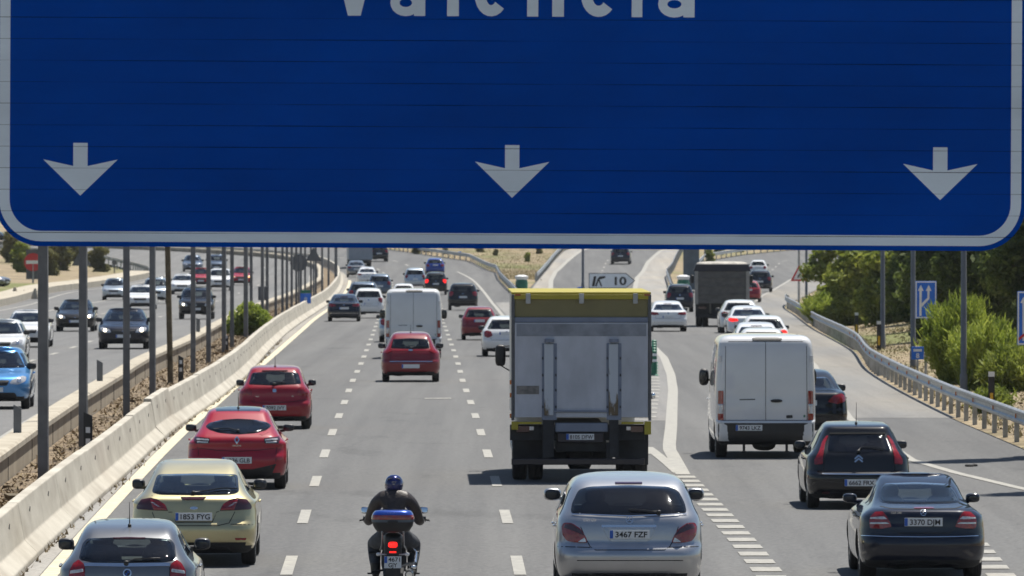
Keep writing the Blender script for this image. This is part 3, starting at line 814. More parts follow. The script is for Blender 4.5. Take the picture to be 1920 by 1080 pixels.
# ------------------------------------------------------------------ lettering
_txt = {}
def text_mesh(s, mt, height=1.0, bold=0.0, depth=0.0):
    """flat lettering in the XZ plane facing -Y, centred, cap height = height"""
    key = (s, mt.name, round(height, 4), bold, depth)
    if key in _txt: return _txt[key]
    cu = bpy.data.curves.new('lettering', 'FONT'); cu.body = s; cu.size = 1.0; cu.offset = bold; cu.resolution_u = 6
    cu.align_x = 'LEFT'
    ob = bpy.data.objects.new('lettering', cu); scene.collection.objects.link(ob)
    dg = bpy.context.evaluated_depsgraph_get()
    me = bpy.data.meshes.new_from_object(ob.evaluated_get(dg))
    bpy.data.objects.remove(ob); bpy.data.curves.remove(cu)
    vs = [v.co.copy() for v in me.vertices]
    x0, x1 = min(v.x for v in vs), max(v.x for v in vs)
    k = height / .72
    for v, c in zip(me.vertices, vs): v.co = ((c.x - (x0+x1)/2)*k, 0, c.y*k)
    me.materials.clear(); me.materials.append(mt); me.name = 'lettering'; me.update()
    me['w'] = (x1-x0)*k
    _txt[key] = me
    return me
def put_text(s, mt, loc, height, width=None, parent=None, bold=0.0, name='lettering', label=None):
    me = text_mesh(s, mt, height, bold)
    o = link(name, me, parent); o.location = loc
    if width: o.scale.x = width / me['w']
    if label: o['label'] = label
    return o

# ------------------------------------------------------------------ the great overhead sign
def striped(name, col, line_col, rough, pitch, off):
    m, nt, b = mat(name)
    tc = N(nt, 'ShaderNodeTexCoord'); sx = N(nt, 'ShaderNodeSeparateXYZ'); L(nt, tc.outputs['Object'], sx.inputs[0])
    nz = N(nt, 'ShaderNodeTexNoise', Scale=.9, Detail=8.0, Roughness=.6)
    mp = N(nt, 'ShaderNodeMapping'); mp.inputs['Scale'].default_value = (.6, 1, 1.6); L(nt, tc.outputs['Object'], mp.inputs[0]); L(nt, mp.outputs[0], nz.inputs['Vector'])
    cr = N(nt, 'ShaderNodeValToRGB'); e = cr.color_ramp.elements; e[0].color = (*[c*.82 for c in col], 1); e[1].color = (*[c*1.14 for c in col], 1); e[0].position = .3; e[1].position = .7
    L(nt, nz.outputs[0], cr.inputs[0])
    def mth(op, a, v):
        k = N(nt, 'ShaderNodeMath', _operation=op); L(nt, a, k.inputs[0])
        if isinstance(v, float): k.inputs[1].default_value = v
        else: L(nt, v, k.inputs[1])
        return k.outputs[0]
    z = mth('ADD', sx.outputs[2], off + 100*pitch)
    q = mth('MODULO', z, pitch)
    ln = mth('LESS_THAN', q, .0062)
    # the joint is not equally open everywhere
    n2 = N(nt, 'ShaderNodeTexNoise', Scale=.8, Detail=3.0)
    mp2 = N(nt, 'ShaderNodeMapping'); mp2.inputs['Scale'].default_value = (1, 1, 6); L(nt, tc.outputs['Object'], mp2.inputs[0]); L(nt, mp2.outputs[0], n2.inputs['Vector'])
    mr = N(nt, 'ShaderNodeMapRange'); mr.inputs[1].default_value = .35; mr.inputs[2].default_value = .65; mr.inputs[3].default_value = .15; mr.inputs[4].default_value = 1
    L(nt, n2.outputs[0], mr.inputs[0])
    f = mth('MULTIPLY', ln, mr.outputs[0])
    mx = N(nt, 'ShaderNodeMixRGB'); mx.inputs[2].default_value = (*line_col, 1)
    L(nt, f, mx.inputs[0]); L(nt, cr.outputs[0], mx.inputs[1]); L(nt, mx.outputs[0], b.inputs['Base Color'])
    b.inputs['Roughness'].default_value = rough; b.inputs['Specular IOR Level'].default_value = .05
    return m
SD = 66.0; SS = F / SD                    # distance of the sign and pixels per metre there
M['panel_blue'] = striped('sign_panel_blue', (.0,.056,.35), (.0,.010,.035), .9, .1610, .062)
M['panel_white'] = striped('sign_panel_white', (.66,.73,.80), (.16,.18,.20), .9, .1610, .062)
def big_sign():
    z0 = CAMZ - (466 - HZ) / SS           # bottom edge in the middle
    root = empty('motorway_sign', (lat(956, SD), SD, z0)); root.rotation_euler = (0, .0052, 0)
    tag(root, 'huge blue overhead motorway sign with white border and three lane arrows', 'sign')
    W2 = 967/SS; H = 3.6; rr = 88/SS
    def rr_poly(x0, z0_, x1, z1, r, n=12):
        p = []
        for cx, cz, a0 in ((x1-r, z0_+r, -90), (x1-r, z1-r, 0), (x0+r, z1-r, 90), (x0+r, z0_+r, 180)):
            for i in range(n+1): a = R(a0 + 90*i/n); p.append((cx + r*math.cos(a), cz + r*math.sin(a)))
        return p
    mb = MB(); mb.extrude([(x, 0, z) for x, z in rr_poly(-W2, 0, W2, H, rr)], (0, .06, 0)); mb.build('panel', M['panel_blue'], root)
    mo, bw = 9/SS, 19.5/SS
    out = rr_poly(-W2+mo, mo, W2-mo, H-mo, rr-mo); inn = rr_poly(-W2+mo+bw, mo+bw, W2-mo-bw, H-mo-bw, rr-mo-bw)
    n = len(out); mb = MB()
    mb.add([(x,-.004,z) for x,z in out] + [(x,-.004,z) for x,z in inn] + [(x,0,z) for x,z in out] + [(x,0,z) for x,z in inn],
           [(i,(i+1)%n,n+(i+1)%n,n+i) for i in range(n)] + [(2*n+i,2*n+(i+1)%n,(i+1)%n,i) for i in range(n)] + [(n+i,n+(i+1)%n,3*n+(i+1)%n,3*n+i) for i in range(n)])
    mb.build('border', M['panel_white'], root)
    for ax in (150, 959.5, 1762):
        cx = (ax - 956)/SS; b = (466+.0052*0 - 371.5)/SS     # tip height above the bottom edge
        P = [(0,0),(70,68),(13.5,55.5),(13.5,99),(-13.5,99),(-13.5,55.5),(-70,68)]
        b = 95/SS - .0
        mb = MB(); mb.extrude([(cx + x/SS, -.001, b + z/SS) for x, z in P], (0, -.004, 0)); mb.build('lane_arrow', M['panel_white'], root)
    # the destination, its feet in view: drawn strokes, wide-set lower-case letters
    zb = (466-31)/SS
    t = .084
    def arc(mb, cx, cz, rx, rz, a0, a1, w, n=20):
        o, i_ = [], []
        for k in range(n+1):
            a = R(a0 + (a1-a0)*k/n)
            o.append((cx+rx*math.cos(a), -.005, cz+rz*math.sin(a))); i_.append((cx+(rx-w)*math.cos(a), -.005, cz+(rz-w)*math.sin(a)))
        mb.sheet(o, i_)
    def bar(mb, x0, x1, z0_, z1): mb.add([(x0,-.0055,z0_),(x1,-.0055,z0_),(x1,-.0055,z1),(x0,-.0055,z1)], [(0,1,2,3)])
    xh, cap = .30, .42
    def X(px): return (px-956)/SS
    def letter(fn):
        mb = MB(); fn(mb); mb.build('letter', M['panel_white'], root, fix=False)
    def V(mb): mb.add([(X(650),-.005,zb),(X(674),-.005,zb),(X(700),-.005,zb+cap),(X(674),-.005,zb+cap),(X(662),-.005,zb+.17),(X(651),-.005,zb+cap),(X(624),-.005,zb+cap)], [(0,1,4),(1,2,3,4),(0,4,5,6)])
    letter(V)
    def a_(x0, x1):
        def f(mb):
            c = (X(x0)+X(x1))/2 - .02; bar(mb, X(x1)-t, X(x1), zb, zb+xh*.72); arc(mb, c, zb+.098, (X(x1)-X(x0))/2-.01, .10, 0, 360, t*.82)
            arc(mb, c+.005, zb+xh-.13, .125, .13, 10, 160, t*.9)
        return f
    def e_(x0, x1):
        def f(mb):
            c = (X(x0)+X(x1))/2; rx = (X(x1)-X(x0))/2; arc(mb, c, zb+xh/2, rx, xh/2, 0, 322, t); bar(mb, c-rx+t*.5, c+rx-.004, zb+xh/2-.005, zb+xh/2+t*.65)
        return f
    def c_(x0, x1):
        def f(mb): c = (X(x0)+X(x1))/2 + .01; arc(mb, c, zb+xh/2, (X(x1)-X(x0))/2, xh/2, 40, 322, t)
        return f
    letter(a_(732, 795)); letter(lambda mb: bar(mb, X(836), X(858), zb, zb+cap)); letter(e_(888, 949))
    def n_(mb): bar(mb, X(986), X(1007), zb, zb+xh); bar(mb, X(1033), X(1055), zb, zb+xh*.6); arc(mb, X(1022), zb+xh-.14, X(1055)-X(1022), .14, 0, 150, t)
    letter(n_); letter(c_(1085, 1150))
    def i_(mb): bar(mb, X(1182), X(1202), zb, zb+xh); bar(mb, X(1181), X(1203), zb+xh+.05, zb+cap)
    letter(i_); letter(a_(1234, 1300))
    # stiffening rails behind
    for zz in (.5, 1.5, 2.5, 3.3):
        mb = MB(); mb.box((0, .10, zz), (W2*1.9, .07, .09)); mb.build('back_rail', M['steel'], root)
big_sign()
def gantry():
    zg = prof(SD)
    root = empty('sign_gantry', (-9.0, SD + .75, zg)); tag(root, 'grey steel gantry carrying the overhead sign', 'gantry')
    for x in (0, 20.5):
        mb = MB(); mb.tube([(x,0,-.3),(x,0,8.6)], [.24,.19], 16); mb.build('gantry_leg', M['steel'], root, smooth=40)
    for zz in (7.0, 8.2):
        mb = MB(); mb.box((10.25, 0, zz), (20.5, .16, .16)); mb.build('gantry_beam', M['steel'], root)
    mb = MB()
    for i in range(14): mb.tube([(i*1.46, 0, 7.0 if i % 2 else 8.2), ((i+1)*1.46, 0, 8.2 if i % 2 else 7.0)], .04, 6)
    mb.build('lattice', M['steel'], root)
    for x in (6, 9.2, 12.2):
        mb = MB(); mb.box((x, -.35, 6.95), (.1, .1, 2.3)); mb.box((x, -.17, 7.6), (.08, .4, .08)); mb.build('hanger', M['steel'], root)
gantry()

# ------------------------------------------------------------------ lamp posts
def lamp_post(px, d, w, label, h=10.0, ground=None, arm=-1, group='lamp posts'):
    x = lat(px, d); z = terrain_z(x, d) if ground is None else ground
    root = empty('lamp_post', (x, d, z - .1))
    mb = MB(); mb.tube([(0,0,0),(0,0,.6),(0,0,.62),(0,0,h)], [w*.62, w*.62, w*.5, w*.34], 14); mb.build('column', M['pole_grey'], root, smooth=50)
    mb = MB(); mb.tube([(0,0,h-.05),(arm*.5,0,h+.35),(arm*1.6,0,h+.55)], [w*.3,w*.26,w*.22], 8); mb.build('bracket_arm', M['pole_grey'], root, smooth=50)
    mb = MB(); mb.blob((arm*1.95,0,h+.55), (.42,.16,.09)); mb.build('lantern', M['sign_back'], root, smooth=60)
    return tag(root, label, 'lamp post', group)
lamp_post(1807, 242, .17, 'grey lamp post rising in front of the bright green bush, nearest on the right', ground=None)
lamp_post(1712, 286, .17, 'grey lamp post touching the left edge of the blue two arrow sign')
lamp_post(1655, 334, .18, 'grey lamp post before the dark wood, left of the blue two arrow sign')
lamp_post(1512, 520, .16, 'thin grey lamp post right beside the red triangular warning sign')
lamp_post(1093, 640, .2, 'dark lamp post left of the white exit arrow board', ground=prof(640) - .05)
lamp_post(1322, 830, .16, 'thin lamp post on the green slope above the dump truck', ground=prof(830))

# ------------------------------------------------------------------ road signs
def sign_root(name, px, d, label, cat='sign', z=None):
    x = lat(px, d); zz = terrain_z(x, d) if z is None else z
    return tag(empty(name, (x, d, zz)), label, cat)
def zrow(py, d): return CAMZ - (py - HZ) * d / F
def plate_rect(root, w, zb, zt, mt, name='sign_plate', rim=None, y=-.04, t=.03):
    mb = MB(); mb.box((0, y, (zb+zt)/2), (w, t, zt-zb)); o = mb.build(name, mt, root)
    bv = o.modifiers.new('edge', 'BEVEL'); bv.width = .01; bv.segments = 2
    if rim:
        mb = MB(); e = .035
        for s in (-1, 1):
            mb.box((s*(w/2-e*.8), y-t/2-.003, (zb+zt)/2), (e, .005, zt-zb-e*.6)); mb.box((0, y-t/2-.0035, (zb+zt)/2 + s*((zt-zb)/2-e*.8)), (w-e*.6, .005, e))
        mb.build('rim', rim, root)
    return o
def flat(root, polys, mt, y, name='symbol'):
    mb = MB()
    for p in polys: mb.extrude([(x, y, z) for x, z in p], (0, -.004, 0))
    return mb.build(name, mt, root)
def pole(root, h, r=.035, mt=None, x=0.0, name='pole'):
    mb = MB(); mb.tube([(x,0,-.2),(x,0,h)], r, 10); return mb.build(name, mt or M['steel'], root, smooth=50)
# blue sign with the widening lane arrows
d = 268.0; r0 = sign_root('lane_sign', 1736, d, 'blue rectangular sign with two white arrows, one branching off the other'); b = r0.location.z
zb_, zt_ = zrow(597, d) - b, zrow(527, d) - b; w = 40*d/F
pole(r0, zt_ - .05, .045); plate_rect(r0, w, zb_, zt_, M['sign_blue'], rim=M['sign_white'])
u = lambda x, z: ((x-1350)/3.097*d/F, zb_ + (485-z)/3.097*d/F)
flat(r0, [[u(1311,470),u(1324,470),u(1326,325),u(1337,325),u(1320,290),u(1303,325),u(1312,325)],
          [u(1325,420),u(1325,398),u(1358,365),u(1370,372)],[u(1358,365),u(1359,324),u(1371,324),u(1370,372)],[u(1349,325),u(1382,325),u(1366,290)]], M['sign_white'], -.057, 'arrows')
# small blue hectometre plate
d = 246.0; r0 = sign_root('kilometre_marker', 1720.5, d, 'small blue marker plate on a short post under the two arrow sign'); b = r0.location.z
pole(r0, zrow(652, d) - b, .03); plate_rect(r0, 23*d/F, zrow(674, d)-b, zrow(650, d)-b, M['sign_blue'])
k = d/F; zc = zrow(657, d)-b
flat(r0, [[(-8*k, zc-2*k),(8*k, zc-2*k),(8*k, zc+2.5*k),(-8*k, zc+2.5*k)]], M['sign_white'], -.056, 'white_band')
put_text('8', M['sign_white'], (0, -.06, zrow(671, d)-b), 9*k, parent=r0, bold=.02, name='digit')
# right hand sign cut by the frame
d = 215.0; r0 = sign_root('lane_end_sign', 1931, d, 'blue rectangular sign with a red diagonal stripe, cut by the right edge'); b = r0.location.z
zb_, zt_ = zrow(647, d)-b, zrow(546, d)-b; w = 48*d/F; k = d/F
pole(r0, zt_ - .05, .045); plate_rect(r0, w, zb_, zt_, M['sign_blue'], rim=M['sign_white'])
flat(r0, [[(-14*k,zb_+8*k),(-10*k,zb_+8*k),(-10*k,zt_-22*k),(-6*k,zt_-22*k),(-12*k,zt_-10*k),(-18*k,zt_-22*k),(-14*k,zt_-22*k)],[(8*k,zb_+8*k),(12*k,zb_+8*k),(12*k,zt_-22*k),(16*k,zt_-22*k),(10*k,zt_-10*k),(4*k,zt_-22*k),(8*k,zt_-22*k)]], M['sign_white'], -.057, 'arrows')
flat(r0, [[(-21*k,zb_+8*k),(-21*k,zb_+14*k),(20*k,zb_+48*k),(20*k,zb_+42*k)]], M['sign_red'], -.062, 'red_stripe')
# triangular warning sign
d = 505.0; r0 = sign_root('warning_sign', 1498, d, 'red bordered white triangular warning sign on the right verge'); b = r0.location.z; k = d/F
zb_, zt_ = zrow(527, d)-b, zrow(497, d)-b
pole(r0, zt_ + 1.2, .07)
flat(r0, [[(-16*k,zb_),(16*k,zb_),(0,zt_)]], M['sign_red'], -.09, 'triangle_border')
flat(r0, [[(-10.5*k,zb_+3.2*k),(10.5*k,zb_+3.2*k),(0,zt_-6*k)]], M['sign_white'], -.096, 'triangle_face')
flat(r0, [[(-3*k,zb_+6*k),(-1.2*k,zb_+6*k),(3*k,zb_+13*k),(3.6*k,zb_+16*k),(1*k,zb_+14*k),(-2.4*k,zb_+10*k)]], M['ink'], -.102, 'symbol')
# exit arrow board  "10"
d = 560.0; r0 = sign_root('exit_board', 1146, d, 'white arrow shaped exit board reading 10 above the box truck', z=prof(d)); b = r0.location.z; k = d/F
zb_, zt_ = zrow(540.5, d)-b, zrow(512, d)-b; zm = (zb_+zt_)/2
for x in (-20, 15): pole(r0, zt_, .05, x=x*k)
M['board_white'] = surf('exit_board_white', (.80,.83,.86), .5, var=.06)
flat(r0, [[(-42*k,zb_),(28*k,zb_),(45*k,zm),(28*k,zt_),(-42*k,zt_)]], M['ink'], -.07, 'board_edge')
flat(r0, [[(-40.8*k,zb_+1.2*k),(27.5*k,zb_+1.2*k),(43*k,zm),(27.5*k,zt_-1.2*k),(-40.8*k,zt_-1.2*k)]], M['board_white'], -.076, 'board_face')
v = lambda x, z: ((x-1063)/4*k, zb_ + (400-z)/4*k)
flat(r0, [[v(918,385),v(938,385),v(952,310),v(932,310)],[v(942,385),v(955,385),v(968,345),v(984,385),v(996,385),v(976,335),v(1018,322),v(1018,308),v(975,312),v(960,330)]], M['ink'], -.082, 'exit_symbol')
put_text('10', M['ink'], (17.5*k, -.083, zb_+6.5*k), 15*k, 22*k, r0, bold=.03, name='exit_number')
# no entry sign and grey sign backs on the left
d = 655.0; r0 = sign_root('no_entry_sign', 62, d, 'round red no entry sign with a white bar, left verge', z=prof(d)); b = r0.location.z; k = d/F
zc = zrow(491.5, d)-b
mb = MB(); mb.box((0,.0,zc-4*k),(26*k,.03,56*k)); mb.build('backing_board', M['sign_back'], r0)
pole(r0, zc, .07)
mb = MB(); mb.lathe([(0,0),(0,17*k),(.02,17*k),(.02,0)], (0,-.06,zc), 'Y', 32); mb.build('red_disc', M['sign_red'], r0)
flat(r0, [[(-13*k,zc-3.2*k),(13*k,zc-3.2*k),(13*k,zc+3.2*k),(-13*k,zc+3.2*k)]], M['sign_white'], -.066, 'white_bar')
def back_sign(px, d, kind, size, pyc, label, zg=None, name='sign_back'):
    r = sign_root('traffic_sign', px, d, label, z=prof(d) if zg is None else zg); k = d/F; zc = zrow(pyc, d) - r.location.z
    pole(r, zc + size*k*.6, .05, M['post'])
    if kind == 'tri': flat(r, [[(-size*k,zc-size*k*.75),(size*k,zc-size*k*.75),(0,zc+size*k)]], M['sign_back'], -.06, 'sign_panel')
    elif kind == 'disc':
        mb = MB(); mb.lathe([(0,0),(0,size*k),(.02,size*k),(.02,0)], (0,-.07,zc), 'Y', 32); mb.build('sign_panel', M['sign_back'], r)
    else: plate_rect(r, size*k, zc-size*.72*k, zc+size*.72*k, M['sign_back'], 'sign_panel')
    return r
back_sign(153, 640, 'tri', 19, 484, 'grey back of a triangular sign behind the second steel post')
back_sign(214.5, 735, 'disc', 4.6, 492.5, 'small dark round sign beside the far left guard rail')
back_sign(560, 525, 'disc', 16, 493, 'dark back of a round sign among the far median posts')
back_sign(588, 555, 'tri', 15, 478, 'dark back of a triangular sign among the far median posts')
back_sign(493, 405, 'rect', 18, 550, 'dark grey back of a small rectangular sign above the median shrub')
d = 470.0; r0 = sign_root('kilometre_marker', 573, d, 'blue marker plate with a green top among the far median posts', z=prof(d)); b = r0.location.z; k = d/F
pole(r0, zrow(548,d)-b, .04); plate_rect(r0, 20*k, zrow(569,d)-b, zrow(550,d)-b, M['sign_blue'], 'blue_plate'); plate_rect(r0, 19*k, zrow(549.6,d)-b, zrow(544,d)-b, M['green'], 'green_plate')
put_text('8', M['sign_white'], (0,-.06,zrow(566,d)-b), 9*k, parent=r0, name='digit')
for px, py, d, s, lb in [(1014.5,531,700,5,'small blue marker plate at the foot of the ramp guard rail'),(862,475,845,3.5,'tiny blue marker plate on the far dry slope'),(1087,543,590,5,'small blue marker plate at the foot of the dark lamp post by the exit board')]:
    r0 = sign_root('marker_plate', px, d, lb, z=prof(d)); b = r0.location.z; k = d/F
    pole(r0, max(.1, zrow(py,d)-b), .04); plate_rect(r0, s*1.8*k, zrow(py+s,d)-b, zrow(py-s,d)-b, M['sign_blue'], 'blue_plate')
# green topped bollards
for px, d, lb in [(978,600,'green bollard with a white top at the nose between main road and ramp'),(1281,600,'green bollard with a pale top at the foot of the grey cabinet')]:
    x = lat(px, d); r0 = tag(empty('nose_bollard', (x, d, prof(d))), lb, 'bollard', 'green bollards at the road noses')
    mb = MB(); mb.lathe([(0,.42),(.9,.42),(1.1,.36)], (0,0,0), 'Z', 18); mb.build('bollard_body', M['green'], r0, smooth=40)
    mb = MB(); mb.lathe([(1.1,.40),(1.32,.46),(1.42,.2),(1.42,0)], (0,0,0), 'Z', 18); mb.build('bollard_top', M['sign_white'], r0, smooth=40)
# green and white flexible posts on the gore, behind the box truck
for i in range(5):
    dd = 270 + i*6.5; xx = lat(1226.5, dd)
    r0 = tag(empty('flexible_post', (xx, dd, prof(dd) + .01)), 'green flexible post with white bands on the hatched gore beside the box truck', 'bollard', 'green flexible posts on the gore')
    mb = MB(); mb.lathe([(0,.14),(.03,.12),(.05,.09),(.75,.085),(.78,.05),(.78,0)], (0,0,0), 'Z', 14); mb.build('tube', M['green'], r0, smooth=40)
    for z in (.42, .60):
        mb = MB(); mb.lathe([(z,.088),(z,.092),(z+.08,.092),(z+.08,.088)], (0,0,0), 'Z', 14); mb.build('white_band', M['sign_white'], r0, smooth=40)
# the grey cabinet and green skip between ramp and right road
d = 640.0; x = lat(1296, d); r0 = tag(empty('service_cabinet', (x, d, prof(d))), 'tall blue grey steel cabinet behind the dump truck, left side', 'cabinet')
M['cab_grey'] = surf('blue_grey_steel', (.10,.125,.15), .6, .2, .2, 1.5)
mb = MB(); mb.box((0,0,1.9),(1.15,1.1,3.8)); mb.build('cabinet_body', M['cab_grey'], r0).modifiers.new('e','BEVEL').width = .03
for s in (-.29,.29):
    mb = MB(); mb.box((s,-.57,2.0),(.5,.03,3.2)); mb.build('door', M['cab_grey'], r0)
mb = MB(); mb.box((0,0,3.84),(1.3,1.25,.08)); mb.build('roof', M['sign_back'], r0)
# delineators
def delineator(x, d, z, label, col='white', h=.75, w=.16, group=None):
    r0 = tag(empty('delineator', (x, d, z)), label, 'delineator', group)
    mt = {'white': M['sign_white'], 'dark': M['plastic'], 'grey': M['pole_grey'], 'yellow': M['plastic']}[col]
    mb = MB(); mb.extrude([(-w/2,-.03,-.1),(w/2,-.03,-.1),(w/2,-.03,h-.04),(-w/2,-.03,h+.04)], (0,.07,0)); o = mb.build('marker_post', mt, r0)
    if col in ('dark', 'yellow'):
        for zz in ((.42,.64) if col == 'dark' else (.35,)):
            mb = MB(); mb.box((0,-.04,zz),(w*.5,.015,.11 if col == 'dark' else .34)); mb.build('reflector', M['sign_white'] if col == 'dark' else M['yellow'], r0)
    if col == 'yellow':
        mb = MB(); mb.box((0,-.035,h-.03),(w,.02,.12)); mb.build('white_cap', M['sign_white'], r0)
    return r0
delineator(lat(165,170), 170, prof(170), 'black delineator with two white reflectors beside the second steel post', 'dark', .95, .17)
delineator(lat(339,255), 255, prof(255), 'small black delineator right of the leaning brown post', 'dark', .8, .15)
delineator(lat(424,318), 318, prof(318), 'small dark delineator at the foot of the steel post left of the median shrub', 'dark', .7, .16)
delineator(lat(1859,212), 212, terrain_z(lat(1859,212),212), 'yellow and black delineator behind the guard rail beside the bright bush', 'yellow', 1.0, .15)
delineator(lat(1648,330), 330, terrain_z(lat(1648,330),330), 'yellow and black delineator at the foot of the lamp post before the dark wood', 'yellow', 1.05, .16)
delineator(lat(1606,372), 372, terrain_z(lat(1606,372),372), 'small yellow and black delineator before the mid green trees behind the guard rail', 'yellow', 1.0, .15)
for i, (px, dd) in enumerate([(3,168),(192.5,222),(302,276),(372,334)]):
    delineator(Wx(dd) - .2, dd, prof(dd) + .62, ['grey delineator on the wall coping at the left edge','grey delineator on the wall coping between the second and third steel posts','grey delineator on the wall coping just left of the leaning brown post','small grey delineator on the wall coping below the black oncoming estate car'][i], 'grey', .52, .15, 'grey delineators on the wall coping')
# white stones, the cones and planks at the left
for px, dd, s in [(28,560,.75),(66,556,.7),(45,566,.5)]:
    r0 = tag(empty('road_cone', (lat(px,dd), dd, prof(dd)+.25)), 'pale pointed concrete marker on the far left verge', 'marker', 'pale markers on the far left verge')
    mb = MB(); mb.lathe([(0,.38*s),(.1,.36*s),(.95*s,.10*s),(1.0*s,0)], (0,0,0), 'Z', 12); mb.build('marker_body', M['coping'], r0, smooth=40)
r0 = tag(empty('plank', (-8.35, 148.5, prof(148.5)+.08)), 'short grey plank lying among the dead leaves at the foot of the nearest post', 'plank')
mb = MB(); mb.box((0,0,.03),(.32,1.3,.06), rz=.12); mb.build('board', M['rust'], r0)
r0 = tag(empty('debris', (lat(1818,168), 168, prof(168))), 'small scrap of black rubber lying on the right lane', 'debris')
mb = MB(); mb.blob((0,0,.02),(.09,.2,.025)); mb.blob((.1,.1,.02),(.06,.1,.03)); mb.build('rubber_scrap', M['rubber'], r0)
r0 = tag(empty('debris', (lat(1891,206), 206, terrain_z(lat(1891,206),206))), 'pale flat scrap lying on the bank under the right edge sign', 'debris')
mb = MB(); mb.box((0,0,.1),(.5,.05,.25), rz=.3); mb.build('sheet_scrap', M['sign_white'], r0)
# ------------------------------------------------------------------ car bodies: horizontal slices, hollowed, with real window openings
def outline(w, yr, yf, rrx, rry, frx, fry, bow, fbow):
    ln = max(.2, yf - yr)
    rry = min(rry, ln*.42); fry = min(fry, ln*.42); rrx = min(rrx, w*.6); frx = min(frx, w*.7)
    h = []
    a0 = yr + bow*((w-rrx)/w)**2
    for i in range(1, 6):
        x = (w-rrx)*i/6; h.append((x, yr + bow*(x/w)**2))
    for i in range(7):
        a = PI/2*i/6; h.append((w-rrx+rrx*math.sin(a), a0 + rry*(1-math.cos(a))))
    b0 = yf - fbow*((w-frx)/w)**2
    ya, yb = a0+rry, b0-fry
    for i in range(1, 11):
        t = i/11; h.append((w + .018*w*(1-(2*t-1)**2), ya+(yb-ya)*t))
    for i in range(7):
        a = PI/2*(1-i/6); h.append((w-frx+frx*math.sin(a), b0 - fry*(1-math.cos(a))))
    for i in range(5, 0, -1):
        x = (w-frx)*i/6; h.append((x, yf - fbow*(x/w)**2))
    return [(0, yr)] + h + [(0, yf)] + [(-x, y) for x, y in reversed(h)]
HATCH = [(.19,.86,.24,.28),(.26,.95,.09,.13),(.40,.99,.015,.03),(.52,1.0,0,0),(.60,1.0,.01,0),(.66,1.0,.05,.03),(.75,.995,.07,.12),(.84,.985,.10,.42),
         (.90,.975,.13,.85),(.96,.955,.17,1.12),(1.05,.88,.25,1.30),(1.20,.80,.40,1.62),(1.31,.73,.53,1.88),(1.38,.67,.66,2.1),(1.42,.60,.86,2.4),(1.44,.52,1.15,2.6),(1.45,.42,1.5,2.8)]
SEDAN = [(.19,.86,.22,.28),(.26,.95,.09,.13),(.40,.99,.015,.03),(.52,1.0,0,0),(.60,1.0,.01,0),(.66,1.0,.04,.03),(.75,.99,.05,.12),(.84,.98,.07,.42),
         (.90,.965,.09,.85),(.97,.945,.15,1.15),(1.01,.90,.40,1.25),(1.05,.86,.68,1.34),(1.12,.82,.85,1.5),(1.24,.75,1.12,1.78),(1.33,.69,1.38,2.05),(1.38,.64,1.6,2.3),(1.41,.58,1.9,2.55),(1.43,.45,2.2,2.8)]
SUV = [(.27,.86,.24,.28),(.34,.95,.09,.13),(.50,.99,.015,.03),(.62,1.0,0,0),(.72,1.0,.01,0),(.80,1.0,.05,.03),(.90,.995,.07,.12),(1.0,.985,.09,.42),
         (1.06,.975,.11,.85),(1.12,.955,.14,1.12),(1.22,.90,.20,1.28),(1.38,.84,.31,1.52),(1.50,.785,.42,1.74),(1.57,.72,.54,1.95),(1.61,.64,.74,2.2),(1.63,.54,1.0,2.5),(1.64,.42,1.4,2.8)]
def rescale(rows, H, yr=None):
    h0 = rows[-1][0]; r = [(z*H/h0, w, a, b) for z, w, a, b in rows]
    if yr: r = [(z, w, hermite(yr, z), b) for z, w, a, b in r]
    return r
